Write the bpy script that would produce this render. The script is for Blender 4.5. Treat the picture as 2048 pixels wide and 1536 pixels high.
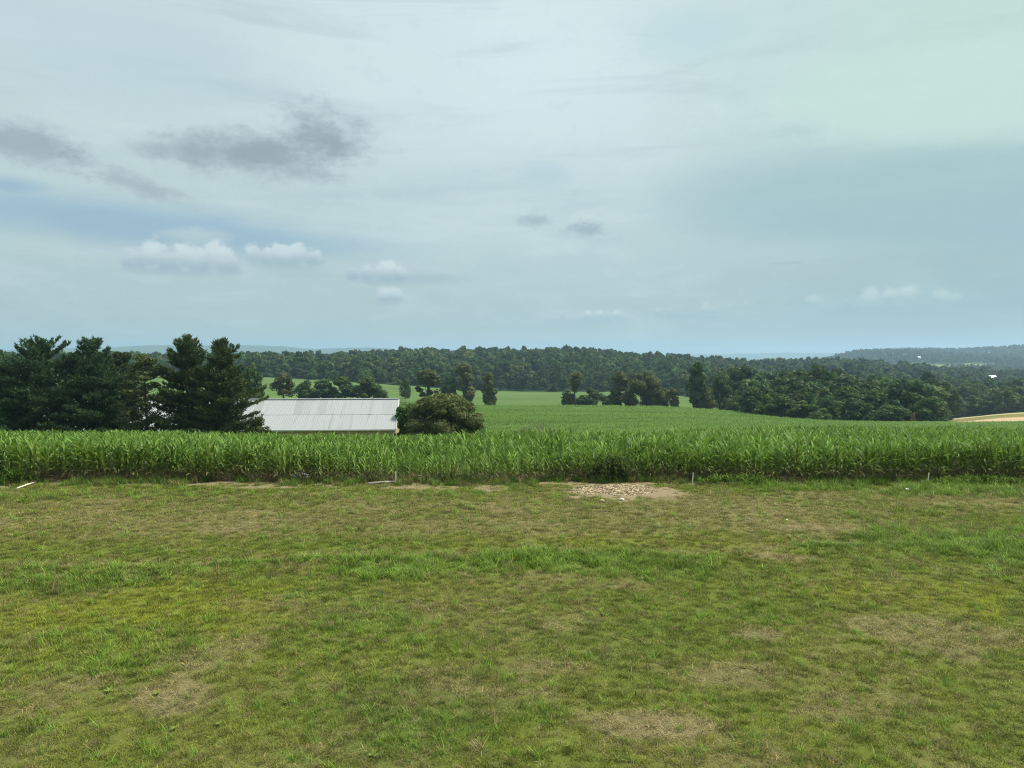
import bpy, math, random
import numpy as np
from mathutils import Vector

# ------------------------------------------------------------------ scene, camera, sky, sun
sc = bpy.context.scene
for o in list(bpy.data.objects):
    bpy.data.objects.remove(o, do_unlink=True)
C = sc.collection
R = math.radians
EYE = 5.6            # second-storey window above the lawn
F = 1479.0           # focal length in photo pixels (2048 wide)
HOR = 712.0          # photo row of the horizon
PITCH = math.atan((768 - HOR) / F)

cd = bpy.data.cameras.new('camera')
cam = bpy.data.objects.new('camera', cd)
C.objects.link(cam)
cd.sensor_width = 36.0
cd.lens = 36.0 * F / 2048.0
cd.clip_start = 0.1
cd.clip_end = 60000
cam.location = (0, 0, EYE)
cam.rotation_euler = (math.pi / 2 - PITCH, 0, 0)
sc.camera = cam

SUN_EL, SUN_AZ = 60.0, 72.0      # azimuth clockwise from the view direction (+Y)
SKY_STRENGTH = 0.05
sc.view_settings.view_transform = 'Standard'
sc.view_settings.look = 'None'
sc.view_settings.gamma = 1.0
EXPOSURE = 1.3
sc.view_settings.exposure = EXPOSURE
sc.view_settings.use_curve_mapping = False
sc.cycles.use_denoising = True
sc.cycles.denoiser = 'OPENIMAGEDENOISE'
sc.cycles.denoising_input_passes = 'RGB_ALBEDO_NORMAL'
sc.cycles.denoising_prefilter = 'NONE'
sc.cycles.filter_width = 1.05
sc.cycles.volume_bounces = 1
sc.cycles.max_bounces = 6
sc.cycles.diffuse_bounces = 3
sc.cycles.transparent_max_bounces = 6
sc.cycles.sample_clamp_indirect = 4.0
sc.render.use_persistent_data = False

sl = bpy.data.lights.new('sun', 'SUN')
sl.energy = 2.8
sl.angle = R(12)
sl.color = (1.0, 0.955, 0.88)
sun = bpy.data.objects.new('sun', sl)
C.objects.link(sun)
sd = Vector((math.sin(R(SUN_AZ)) * math.cos(R(SUN_EL)), math.cos(R(SUN_AZ)) * math.cos(R(SUN_EL)), math.sin(R(SUN_EL))))
sun.rotation_euler = sd.to_track_quat('Z', 'Y').to_euler()
sun.location = sd * 50


def s2l(*c):
    return tuple(((v / 255) / 12.92 if v <= 10 else ((v / 255 + .055) / 1.055) ** 2.4) for v in c)


def pxdir(px, py):
    """azimuth, elevation of a photo pixel"""
    a = (px - 1024) / F
    b = (768 - py) / F
    d = Vector((a, math.cos(PITCH) + b * math.sin(PITCH), -math.sin(PITCH) + b * math.cos(PITCH))).normalized()
    return math.atan2(d.x, d.y), math.asin(d.z)


class S:
    """socket with arithmetic"""
    nt = None

    def __init__(self, s):
        self.s = s

    @staticmethod
    def m(op, *a, clamp=False):
        n = S.nt.nodes.new('ShaderNodeMath')
        n.operation = op
        n.use_clamp = clamp
        for i, v in enumerate(a):
            if isinstance(v, S):
                S.nt.links.new(v.s, n.inputs[i])
            else:
                n.inputs[i].default_value = v
        return S(n.outputs[0])

    def __add__(self, o): return S.m('ADD', self, o)
    __radd__ = __add__
    def __sub__(self, o): return S.m('SUBTRACT', self, o)
    def __rsub__(self, o): return S.m('SUBTRACT', o, self)
    def __mul__(self, o): return S.m('MULTIPLY', self, o)
    __rmul__ = __mul__
    def __truediv__(self, o): return S.m('DIVIDE', self, o)


def sstep(v, a, b):
    n = S.nt.nodes.new('ShaderNodeMapRange')
    n.interpolation_type = 'SMOOTHSTEP'
    S.nt.links.new(v.s, n.inputs['Value'])
    n.inputs['From Min'].default_value = a
    n.inputs['From Max'].default_value = b
    return S(n.outputs['Result'])


def cmix(fac, a, b, blend='MIX'):
    n = S.nt.nodes.new('ShaderNodeMix')
    n.data_type = 'RGBA'
    n.blend_type = blend
    if isinstance(fac, S):
        S.nt.links.new(fac.s, n.inputs[0])
    else:
        n.inputs[0].default_value = fac
    for v, i in ((a, 6), (b, 7)):
        if isinstance(v, S):
            S.nt.links.new(v.s, n.inputs[i])
        else:
            n.inputs[i].default_value = (*v[:3], 1)
    return S(n.outputs[2])


def noise(vec, scale, detail=4, rough=.55, dist=0, out='Fac', dims='3D'):
    n = S.nt.nodes.new('ShaderNodeTexNoise')
    n.noise_dimensions = dims
    if vec is not None:
        S.nt.links.new(vec.s, n.inputs['Vector'])
    n.inputs['Scale'].default_value = scale
    n.inputs['Detail'].default_value = detail
    n.inputs['Roughness'].default_value = rough
    n.inputs['Distortion'].default_value = dist
    return S(n.outputs[out])


def combine(x, y, z):
    n = S.nt.nodes.new('ShaderNodeCombineXYZ')
    for i, v in enumerate((x, y, z)):
        if isinstance(v, S):
            S.nt.links.new(v.s, n.inputs[i])
        else:
            n.inputs[i].default_value = v
    return S(n.outputs[0])


def build_world():
    w = bpy.data.worlds.new('World')
    sc.world = w
    w.use_nodes = True
    nt = w.node_tree
    nt.nodes.clear()
    S.nt = nt
    tc = nt.nodes.new('ShaderNodeTexCoord')
    dirv = S(tc.outputs['Generated'])
    sx = nt.nodes.new('ShaderNodeSeparateXYZ')
    nt.links.new(dirv.s, sx.inputs[0])
    dx, dy, dz = (S(sx.outputs[i]) for i in range(3))
    az = S.m('ARCTAN2', dx, dy)
    el = S.m('ARCSINE', dz)
    sky = nt.nodes.new('ShaderNodeTexSky')
    sky.sky_type = 'NISHITA'
    sky.sun_disc = False
    sky.sun_elevation = R(SUN_EL)
    sky.sun_rotation = R(SUN_AZ)
    sky.air_density = 1.4
    sky.dust_density = 3.0
    sky.ozone_density = 2.0
    K = 1.0 / SKY_STRENGTH / 2 ** EXPOSURE      # colours as seen at this exposure
    skyc = S(sky.outputs[0])
    nt.links.new(combine(dx, dy, S.m('MAXIMUM', dz, 0.0)).s, sky.inputs[0]) if sky.inputs else None

    def col(*c):
        l = s2l(*c)
        return tuple(v * K for v in l)

    flat = combine(dx, dy, dz * 3.2)          # layered clouds: stretched sideways
    n1 = noise(flat, 2.2, 4, .5, .4)
    n2 = noise(flat, 9.0, 6, .6, .5)
    n3 = noise(combine(dx, dy, dz * 1.4), 30.0, 6, .62, .3)
    n4 = noise(combine(dx, dy, dz * 1.6), 75.0, 4, .6, .2)
    broad = noise(flat, 1.1, 2, .5, .2)

    def deg(px, py):
        return pxdir(px, py)

    def blob(px, py, rx, ry, a1=0.5, a2=0.4, a3=0.0, lo=0.0, hi=0.5, tilt=0.0):
        a0, e0 = deg(px, py)
        ra, re = rx / F, ry / F
        u = (az - a0)
        v = (el - e0)
        if tilt:
            v = v - u * tilt
        u = u / ra
        v = v / re
        d = S.m('SQRT', u * u + v * v)
        val = 1.0 - d + (n2 - .5) * (a1 * 2) + (n3 - .5) * (a2 * 2)
        if a3:
            val = val + (n4 - .5) * (a3 * 2) + (n6 - .5) * a3
        return sstep(val, lo, hi)

    # thin overcast veil, brighter higher up
    elv = sstep(el, 0.0, 0.47)
    g = cmix(sstep(el, -.02, .16), col(172, 190, 188), col(184, 206, 207))
    g = cmix(sstep(el, .10, .42), g, col(203, 222, 225))
    # bright thin cloud high in the centre, apart from the sun
    ga, ge = deg(1010, 60)
    gu = (az - ga) / .38
    gv = (el - ge) / .30
    glow = sstep(S.m('SQRT', gu * gu + gv * gv), 1.25, 0.0)
    g = cmix(glow * (.55 + .5 * n1), g, col(219, 238, 241))
    # long faint streaks in the layer
    n5 = noise(combine(dx, dy, dz * 9.0), 3.0, 6, .58, .6)
    n6 = noise(combine(dx, dy, dz * 2.5), 160.0, 4, .6, .2)
    g = cmix(sstep(n5, .50, .70) * .42, g, col(172, 194, 201))
    g = cmix(sstep(n5, .47, .30) * .30, g, col(214, 230, 233))
    # slow light and dark of the layer
    g = cmix(sstep(n1, .42, .75) * .35, g, col(176, 199, 204))
    g = cmix(sstep(n2, .48, .78) * .34, g, col(216, 231, 234))
    g = cmix(sstep(n3, .50, .80) * .22, g, col(212, 229, 231))
    g = cmix(sstep(n3, .48, .22) * .18, g, col(172, 196, 202))
    # green tint of the window glass, put into the veil colour towards the right
    gr = sstep(az, .12, .62)
    g = cmix(gr * .66 * sstep(el, .06, .36), g, col(190, 221, 206))
    g = cmix(gr * .55 * sstep(el, .30, .02), g, col(134, 170, 174))
    # darker band of layer cloud at the right with a crisp lower edge
    b1 = blob(1880, 395, 620, 118, .26, .10, 0, 0, .55, tilt=-.05)
    g = cmix(b1 * .6, g, col(152, 187, 194))
    b2 = blob(1900, 190, 420, 95, .42, .2, 0, 0, .45, tilt=-.10)
    g = cmix(b2 * .5, g, col(205, 230, 220))
    b3 = blob(1380, 65, 180, 62, .55, .35, .1, 0, .8)
    g = cmix(b3 * .55, g, col(186, 216, 220))
    b4 = blob(1090, 352, 75, 36, .4, .3, 0, 0, .8)
    g = cmix(b4 * .5, g, col(176, 203, 212))
    b5 = blob(240, 110, 430, 120, .4, .1, 0, 0, .9)
    g = cmix(b5 * .45, g, col(181, 205, 214))
    b6 = blob(1560, 505, 260, 30, .4, .15, 0, 0, .8)
    g = cmix(b6 * .5, g, col(180, 206, 209))

    # openings in the veil through which the blue sky shows
    gap = S.m('MAXIMUM', blob(300, 455, 560, 60, .38, .12, 0, 0, .8, tilt=-.05), blob(20, 372, 90, 22, .4, .1, 0, 0, .9))
    gap = gap * (1.0 - .75 * blob(395, 472, 85, 20, .5, .5, .15, 0, .7))
    gap2 = sstep(n1, .62, .8) * .18
    wide = sstep(broad, .66, .8) * .3 * sstep(el, .45, .6)
    blue = cmix(.8, skyc, col(140, 178, 204))
    out = cmix(S.m('MAXIMUM', S.m('MAXIMUM', gap * .78, gap2), wide), g, blue)

    # grey fragments of low cloud
    def grey(mask, amt, c=(150, 164, 174)):
        nonlocal out
        out = cmix(mask * amt, out, col(*c))
    grey(blob(545, 314, 205, 54, .65, .6, .25, -.1, .95, tilt=.05), .9, (148, 164, 173))
    grey(blob(628, 268, 108, 66, .6, .7, .3, -.1, .95), .88, (149, 165, 174))
    grey(blob(835, 556, 150, 17, .5, .5, .15, 0, .9), .6, (162, 184, 193))
    grey(blob(600, 548, 160, 12, .5, .5, .15, 0, .9), .4, (164, 186, 194))
    grey(blob(350, 522, 210, 42, .5, .4, .1, 0, 1.0), .45, (196, 212, 215))
    grey(blob(740, 540, 150, 36, .5, .4, .1, 0, 1.0), .35, (194, 211, 214))
    grey(blob(1800, 600, 200, 32, .6, .5, .15, 0, 1.0), .35, (182, 208, 205))
    grey(blob(390, 305, 150, 30, .7, .5, .12, 0, .9), .65)
    grey(blob(25, 280, 160, 42, .6, .7, .35, -.05, 1.0, tilt=-.12), .8, (148, 166, 176))
    grey(blob(275, 368, 120, 28, .8, .8, .4, 0, 1.1, tilt=-.3), .6)
    grey(blob(1070, 442, 52, 15, .5, .8, .7, -.1, 1.0), .65, (152, 173, 182))
    grey(blob(1168, 458, 62, 17, .5, .8, .7, -.1, 1.0), .75, (150, 172, 182))
    grey(blob(1575, 526, 46, 4, .4, .3, 0, 0, .8), .4, (148, 176, 184))
    grey(blob(700, 235, 130, 40, .9, .7, .2, .1, 1.1), .3, (165, 185, 194))

    # small fair-weather cumulus: lit heads, flat shaded bases
    def cumulus(heads, base, x0, x1, amt=1.0, soft=.45, white=(212, 226, 228), shade=(154, 177, 188)):
        nonlocal out
        m = None
        for (px, py, r) in heads:
            a0, e0 = deg(px, py)
            rr = r / F
            u = (az - a0) / rr
            v = (el - e0) / rr
            d = S.m('SQRT', u * u + v * v)
            h = 1.0 - d + (n3 - .5) * 1.3 + (n4 - .5) * 1.0
            m = h if m is None else S.m('SMOOTH_MAX', m, h, .25)
        _, eb = deg((x0 + x1) / 2, base)
        top = min(h[1] - h[2] for h in heads)
        _, et = deg((x0 + x1) / 2, top)
        k = sstep(el + (n2 - .5) * .006, eb - .003, eb + .008)
        mask = sstep(m, -.05, soft) * k
        lit = sstep(el + (n3 - .5) * .012 + (n4 - .5) * .008, eb + .002, eb + (et - eb) * .8)
        c = cmix(lit, col(*shade), col(*white))
        out = cmix(mask * amt, out, c)
        # a soft grey foot that fades out sideways
        a0, _ = deg((x0 + x1) / 2, base)
        u = (az - a0) / ((x1 - x0) / 2 * 1.15 / F)
        v = (el - eb) / (9 / F)
        f = sstep(S.m('SQRT', u * u + v * v) + (n3 - .5) * .8, 1.1, .1)
        out = cmix(f * .5 * amt, out, col(*shade))

    cumulus([(305, 512, 30), (270, 528, 26), (335, 530, 30), (372, 512, 28), (400, 525, 30), (437, 508, 30), (455, 530, 26)], 546, 240, 470, .9)
    cumulus([(508, 506, 20), (535, 515, 22), (560, 508, 22), (598, 506, 22), (625, 518, 24), (575, 522, 26)], 534, 490, 650, .85)
    cumulus([(705, 548, 16), (735, 545, 18), (772, 540, 24), (800, 548, 18)], 565, 690, 830, .95)
    cumulus([(770, 592, 18), (790, 590, 18)], 604, 740, 825, .75)
    cumulus([(1125, 632, 9), (1175, 630, 12), (1200, 630, 12), (1235, 630, 13)], 640, 1112, 1255, .8, .7, (222, 232, 230), (152, 182, 192))
    cumulus([(1315, 624, 12), (1340, 626, 11), (1408, 616, 15), (1425, 625, 12)], 633, 1298, 1445, .7, .7, (216, 228, 226), (152, 184, 192))
    cumulus([(1620, 605, 18), (1695, 606, 12), (1740, 588, 20), (1780, 592, 20), (1820, 590, 22), (1880, 594, 20), (1910, 602, 14)], 618, 1590, 1930, .7, .7, (204, 224, 218), (148, 182, 188))

    bg = nt.nodes.new('ShaderNodeBackground')
    bg.inputs['Strength'].default_value = SKY_STRENGTH
    nt.links.new(out.s, bg.inputs['Color'])
    wo = nt.nodes.new('ShaderNodeOutputWorld')
    nt.links.new(bg.outputs[0], wo.inputs['Surface'])
    w.cycles.sampling_method = 'MANUAL'
    w.cycles.sample_map_resolution = 512


build_world()

# ------------------------------------------------------------------ helpers
rng = np.random.default_rng(7)


def tag(o, label=None, cat=None, group=None, kind=None):
    if label: o['label'] = label
    if cat: o['category'] = cat
    if group: o['group'] = group
    if kind: o['kind'] = kind
    return o


def mesh_from(name, verts, faces, mat=None, smooth=False):
    me = bpy.data.meshes.new(name)
    verts = np.asarray(verts, dtype=np.float32).reshape(-1, 3)
    if isinstance(faces, np.ndarray) and faces.ndim == 2:
        n, k = faces.shape
        me.vertices.add(len(verts))
        me.vertices.foreach_set('co', verts.ravel())
        me.loops.add(n * k)
        me.polygons.add(n)
        me.loops.foreach_set('vertex_index', faces.astype(np.int32).ravel())
        me.polygons.foreach_set('loop_start', np.arange(0, n * k, k, dtype=np.int32))
        me.polygons.foreach_set('loop_total', np.full(n, k, dtype=np.int32))
        me.update(calc_edges=True)
    else:
        me.from_pydata(verts.tolist(), [], [list(map(int, f)) for f in faces])
        me.update()
    if smooth:
        me.polygons.foreach_set('use_smooth', np.ones(len(me.polygons), dtype=bool))
    if mat:
        for m in (mat if isinstance(mat, (list, tuple)) else [mat]):
            me.materials.append(m)
    return me


def obj(name, me, parent=None, link=True):
    o = bpy.data.objects.new(name, me)
    if link:
        C.objects.link(o)
    if parent:
        o.parent = parent
    return o


def empty(name, loc, rz=0.0, scale=(1, 1, 1)):
    o = bpy.data.objects.new(name, None)
    o.empty_display_size = .3
    C.objects.link(o)
    o.location = loc
    o.rotation_euler = (0, 0, rz)
    o.scale = scale
    return o


class MB:
    """collects shapes into one mesh"""
    def __init__(self):
        self.v, self.f = [], []

    def add(self, v, f):
        b = len(self.v)
        self.v += [tuple(map(float, p)) for p in v]
        self.f += [tuple(i + b for i in q) for q in f]

    def box(self, c, s, rz=0.0):
        cx, cy, cz = c
        hx, hy, hz = s[0] / 2, s[1] / 2, s[2] / 2
        ca, sa = math.cos(rz), math.sin(rz)
        vs = []
        for dz in (-hz, hz):
            for dx, dy in ((-hx, -hy), (hx, -hy), (hx, hy), (-hx, hy)):
                vs.append((cx + dx * ca - dy * sa, cy + dx * sa + dy * ca, cz + dz))
        self.add(vs, [(3, 2, 1, 0), (4, 5, 6, 7), (0, 1, 5, 4), (1, 2, 6, 5), (2, 3, 7, 6), (3, 0, 4, 7)])

    def tube(self, pts, rad, n=6):
        pts = [Vector(p) for p in pts]
        rings = []
        for i, p in enumerate(pts):
            d = (pts[min(i + 1, len(pts) - 1)] - pts[max(i - 1, 0)]).normalized()
            a = d.orthogonal().normalized()
            b = d.cross(a)
            r = rad[i] if hasattr(rad, '__len__') else rad
            rings.append([p + (a * math.cos(2 * math.pi * k / n) + b * math.sin(2 * math.pi * k / n)) * r for k in range(n)])
        vs = [q for rg in rings for q in rg]
        fs = []
        for i in range(len(rings) - 1):
            for k in range(n):
                fs.append((i * n + k, i * n + (k + 1) % n, (i + 1) * n + (k + 1) % n, (i + 1) * n + k))
        fs.append(tuple(range(n))[::-1])
        fs.append(tuple((len(rings) - 1) * n + k for k in range(n)))
        self.add(vs, fs)

    def mesh(self, name, mat, smooth=False):
        return mesh_from(name, self.v, self.f, mat, smooth)


def hashn(ix, iy, seed):
    h = (ix.astype(np.int64) * 374761393 + iy.astype(np.int64) * 668265263 + seed * 1442695041) & 0xFFFFFFFF
    h = ((h ^ (h >> 13)) * 1274126177) & 0xFFFFFFFF
    h = h ^ (h >> 16)
    return (h & 0xFFFF) / 65535.0


def vnoise(x, y, seed=0):
    x = np.asarray(x, float); y = np.asarray(y, float)
    ix, iy = np.floor(x), np.floor(y)
    fx, fy = x - ix, y - iy
    fx = fx * fx * (3 - 2 * fx); fy = fy * fy * (3 - 2 * fy)
    a = hashn(ix, iy, seed); b = hashn(ix + 1, iy, seed)
    c = hashn(ix, iy + 1, seed); d = hashn(ix + 1, iy + 1, seed)
    return (a * (1 - fx) + b * fx) * (1 - fy) + (c * (1 - fx) + d * fx) * fy


def fbm(x, y, seed=0, oct=4):
    t, a, s = 0, .5, 0
    x = np.asarray(x, float); y = np.asarray(y, float)
    for i in range(oct):
        t = t + a * vnoise(x * 2 ** i, y * 2 ** i, seed + i * 17)
        s += a
        a *= .5
    return t / s


def ss(v, a, b):
    t = np.clip((np.asarray(v, float) - a) / (b - a), 0, 1)
    return t * t * (3 - 2 * t)


# ------------------------------------------------------------------ terrain heights
TD = [33, 45, 60, 80, 100, 130, 180, 230, 290, 360, 450, 560, 700, 850, 1000, 1300, 2000]
TZ = {
    -800: [0, -.8, -2.2, -4.5, -7.0, -9, -11, -12, -12, -11, -9.5, -8, -7, -7, -7, -12, -35],
    0:    [0, -.8, -2.3, -4.8, -7.5, -9.5, -11.5, -12.5, -12.5, -11.5, -10, -9, -11, -13, -14, -20, -35],
    300:  [0, -.85, -2.45, -5.0, -7.6, -9.8, -12, -12.5, -12.2, -11.2, -9.8, -9.5, -12, -14, -15, -20, -35],
    500:  [0, -.95, -2.7, -5.2, -7.8, -10, -12, -12.5, -12, -11, -9.5, -10, -12, -15, -16, -20, -35],
    800:  [0, -1.0, -2.9, -5.2, -7.9, -9.5, -11.5, -12.5, -13, -14, -15, -15, -13, -9, -8, -16, -35],
    1000: [0, -1.0, -2.7, -4.6, -6.5, -8, -10.3, -12.4, -14.6, -16, -19, -22.8, -15, -7, -4, -16, -35],
    1150: [0, -.9, -2.5, -4.5, -6.3, -8, -10.4, -12.5, -14.6, -16, -19, -22.8, -15, -7, -3, -16, -35],
    1300: [0, -.9, -2.4, -4.2, -5.8, -7.7, -10.5, -12.6, -14.3, -16, -19, -22, -18, -14, -12, -20, -40],
    1500: [0, -.8, -2.2, -3.9, -5.5, -7.8, -11.4, -13.2, -17, -21, -25, -27, -27, -25, -20, -25, -42],
    1700: [0, -.8, -2.0, -3.7, -5.4, -8, -12, -15.5, -20, -25, -29, -30, -27, -23, -18, -26, -42],
    1880: [0, -.8, -2.0, -3.8, -5.5, -8.1, -12.2, -15.6, -21, -26, -31, -35, -35, -31, -28, -34, -44],
    2048: [0, -.85, -2.1, -3.9, -5.8, -8.5, -12.5, -14.7, -17.9, -21.4, -27, -33, -37, -38, -38, -40, -44],
    2900: [0, -.85, -2.1, -3.9, -5.8, -8.5, -12.5, -14.7, -18.5, -23, -29, -35, -38, -40, -40, -42, -44],
}
_lc = np.array(sorted(TZ))
_ld = np.log(np.array(TD, float))
_dd = np.linspace(math.log(33), math.log(2000), 600)
_cc = np.linspace(-800, 2900, 500)


def _smooth(a, k, axis):
    ker = np.hanning(k + 2)[1:-1]
    ker /= ker.sum()
    p = k // 2
    pad = [(0, 0), (0, 0)]
    pad[axis] = (p, p)
    b = np.pad(a, pad, mode='edge')
    return np.apply_along_axis(lambda r: np.convolve(r, ker, 'valid'), axis, b)


_T = np.array([np.interp(_dd, _ld, TZ[c]) for c in _lc])
_T = np.array([np.interp(_cc, _lc, _T[:, j]) for j in range(len(_dd))]).T
_T = _smooth(_smooth(_T, 31, 0), 31, 1)
_T -= _T[:, :1]


def hill_bumps(col, d):
    z = 0
    # wooded hill to the right
    pr = np.interp(col, [1560, 1640, 1700, 1760, 1820, 1900, 1960, 2048, 2300, 2900], [-45, -30, 6, 18, 26, 25, 29, 36, 44, 40])
    prof = ss(d, 1500, 3400) * (1 - ss(d, 3900, 6500))
    z = z + (pr + 45) * prof * (1 - .25 * np.sin(d / 260.0 + col / 90.0) * (1 - ss(d, 2900, 3400)))
    # blue ridge far left
    pl = np.interp(col, [-800, -200, 0, 120, 300, 400, 480, 560, 620, 690, 740, 790, 840, 1000], [60, 55, 48, 62, 92, 98, 94, 84, 62, 72, 74, 60, 20, -45])
    z = z + (pl + 45) * np.exp(-((d - 7000) / 900.0) ** 2)
    # very far ridge behind the centre
    pm = np.interp(col, [900, 1200, 1300, 1380, 1450, 1520, 1600, 1660, 1720, 1800, 2400], [-30, 5, 20, 30, 28, 44, 54, 46, 52, 36, 10])
    z = z + (pm + 45) * np.exp(-((d - 11000) / 1200.0) ** 2)
    pn = np.interp(col, [1200, 1330, 1400, 1470, 1540, 1600, 1680, 1800], [-45, -30, -14, -24, -10, -20, -8, -45])
    z = z + (pn + 45) * np.exp(-((d - 5200) / 500.0) ** 2)
    return z


def swale(x):
    return np.interp(x, [-40, -13.2, -8, -3.1, -.3, 6.4, 10, 40], [18.0, 19.1, 19.7, 20.4, 20.9, 20.9, 21.7, 24]) + .22 * np.sin(x * .9) + .12 * np.sin(x * 2.3)


def lawn_h(x, y):
    z = .05 * (fbm(x * .25, y * .4, 3, 3) - .5)
    # shallow swale with a small lip that runs across the lawn
    dd = y - swale(x)
    z = z + .13 * np.exp(-((dd + .55) / .7) ** 2) - .17 * np.exp(-((dd - .35) / .45) ** 2)
    return z * (1 - ss(y, 31, 33))


def height(x, y):
    x = np.asarray(x, float); y = np.asarray(y, float)
    ys = np.maximum(y, 1e-3)
    col = 1024 + F * x / np.maximum(ys, 20)
    d = np.clip(ys, 33, 2000)
    ci = np.clip((np.clip(col, -800, 2900) + 800) / 3700 * 499, 0, 498.999)
    di = np.clip((np.log(d) - _dd[0]) / (_dd[-1] - _dd[0]) * 599, 0, 598.999)
    c0 = ci.astype(int); d0 = di.astype(int)
    fc, fd = ci - c0, di - d0
    z = (_T[c0, d0] * (1 - fc) + _T[c0 + 1, d0] * fc) * (1 - fd) + (_T[c0, d0 + 1] * (1 - fc) + _T[c0 + 1, d0 + 1] * fc) * fd
    z = z + hill_bumps(np.clip(col, -800, 2900), ys) * ss(ys, 1400, 1700)
    z = z + (fbm(x / 14, y / 14, 11, 3) - .5) * .5 * ss(ys, 50, 90)
    z = np.where(ys > 4500, z + (fbm(x / 160, y / 300, 5, 4) - .5) * 26, z)
    return np.where(y < 33, lawn_h(x, y), z)


def h1(x, y):
    return float(height(np.array([x]), np.array([y]))[0])


def at(px, d):
    x = (px - 1024) / F * d
    return x, d, h1(x, d)


def ground_pt(px, py):
    """photo pixel on the lawn -> x, y"""
    d = EYE / ((py - HOR) / F)
    return (px - 1024) / F * d, d


# ------------------------------------------------------------------ materials
def new_mat(name):
    m = bpy.data.materials.new(name)
    m.use_nodes = True
    nt = m.node_tree
    nt.nodes.clear()
    S.nt = nt
    out = nt.nodes.new('ShaderNodeOutputMaterial')
    return m, nt, out


def principled(nt, color, rough=.7, spec=.3, normal=None, metallic=0):
    p = nt.nodes.new('ShaderNodeBsdfPrincipled')
    if isinstance(color, S):
        nt.links.new(color.s, p.inputs['Base Color'])
    else:
        p.inputs['Base Color'].default_value = (*color, 1)
    if isinstance(rough, S):
        nt.links.new(rough.s, p.inputs['Roughness'])
    else:
        p.inputs['Roughness'].default_value = rough
    p.inputs['Specular IOR Level'].default_value = spec
    p.inputs['Metallic'].default_value = metallic
    if normal is not None:
        nt.links.new(normal, p.inputs['Normal'])
    return p


def attr(name, kind='GEOMETRY', out='Color'):
    n = S.nt.nodes.new('ShaderNodeAttribute')
    n.attribute_type = kind
    n.attribute_name = name
    return S(n.outputs[out])


def island():
    n = S.nt.nodes.new('ShaderNodeNewGeometry')
    return S(n.outputs['Random Per Island'])


def objinfo(out):
    n = S.nt.nodes.new('ShaderNodeObjectInfo')
    return S(n.outputs[out])


def position():
    n = S.nt.nodes.new('ShaderNodeNewGeometry')
    return S(n.outputs['Position'])


def bump(h, strength=.5, dist=.05):
    n = S.nt.nodes.new('ShaderNodeBump')
    n.inputs['Strength'].default_value = strength
    n.inputs['Distance'].default_value = dist
    S.nt.links.new(h.s, n.inputs['Height'])
    return n.outputs[0]


def scale_col(c, f):
    """colour times scalar socket"""
    n = S.nt.nodes.new('ShaderNodeVectorMath')
    n.operation = 'SCALE'
    S.nt.links.new(c.s, n.inputs[0])
    if isinstance(f, S):
        S.nt.links.new(f.s, n.inputs['Scale'])
    else:
        n.inputs['Scale'].default_value = f
    return S(n.outputs[0])


def leaf_material(name, source, var=.55, transl=.3, spec=.10, rough=.65, base=None, age=False):
    """source: 'obj' object colour, 'inst' instance colour attribute, 'const'"""
    m, nt, out = new_mat(name)
    if source == 'obj':
        c = objinfo('Color')
    elif source == 'inst':
        c = attr('col', 'INSTANCER')
    else:
        rgb = nt.nodes.new('ShaderNodeRGB')
        rgb.outputs[0].default_value = (*base, 1)
        c = S(rgb.outputs[0])
    r = island()
    c = scale_col(c, (1 - var / 2) + r * var)
    # a little yellower or bluer from leaf to leaf
    c = cmix(.55 * S.m('FRACT', r * 7.31), c, cmix(1.0, c, (1.35, 1.12, .65), 'MULTIPLY'))
    if age:      # withered lowest leaves
        c = cmix(attr('age', out='Fac'), c, (.24, .20, .095))
    p = principled(nt, c, rough, spec)
    t = nt.nodes.new('ShaderNodeBsdfTranslucent')
    ct = cmix(.3, c, (.12, .21, .02))
    nt.links.new(ct.s, t.inputs['Color'])
    mx = nt.nodes.new('ShaderNodeMixShader')
    mx.inputs[0].default_value = transl
    nt.links.new(p.outputs[0], mx.inputs[1])
    nt.links.new(t.outputs[0], mx.inputs[2])
    nt.links.new(mx.outputs[0], out.inputs['Surface'])
    return m


def plain(name, c, rough=.7, spec=.3, var=.25, scale=6.0, bmp=.2, metallic=0, stretch=None):
    m, nt, out = new_mat(name)
    tc = nt.nodes.new('ShaderNodeTexCoord')
    vec = S(tc.outputs['Object'])
    if stretch:
        mp = nt.nodes.new('ShaderNodeMapping')
        mp.inputs['Scale'].default_value = stretch
        nt.links.new(vec.s, mp.inputs[0])
        vec = S(mp.outputs[0])
    n = noise(vec, scale, 5, .6)
    cc = cmix(n, tuple(v * (1 - var) for v in c), tuple(min(1, v * (1 + var)) for v in c))
    p = principled(nt, cc, rough, spec, bump(n, bmp, .02) if bmp else None, metallic)
    nt.links.new(p.outputs[0], out.inputs['Surface'])
    return m


M = {}
M['leaf_obj'] = leaf_material('tree_leaves', 'obj')
M['leaf_inst'] = leaf_material('forest_leaves', 'inst')
M['needle'] = leaf_material('pine_needles', 'obj', var=.8, transl=.15, spec=.1)
M['grass_inst'] = leaf_material('grass_blades', 'inst', var=.7, transl=.3, spec=.15, rough=.6)
M['corn_leaf'] = leaf_material('corn_leaves', 'inst', var=.5, transl=.34, spec=.16, rough=.55, age=True)
M['crop_leaf'] = leaf_material('distant_crop_leaves', 'inst', var=.4, transl=.34, spec=.08, rough=.7)
M['corn_leaf_obj'] = leaf_material('corn_leaves_front', 'obj', var=.5, transl=.34, spec=.16, rough=.55, age=True)
M['stalk'] = plain('corn_stalk', (.20, .20, .09), .6, .3, .3, 20, 0)
M['bark'] = plain('bark', (.085, .07, .055), .9, .1, .4, 5, .5)
M['twig'] = plain('dead_twigs', (.22, .165, .14), .9, .1, .4, 5, .0)


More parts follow.
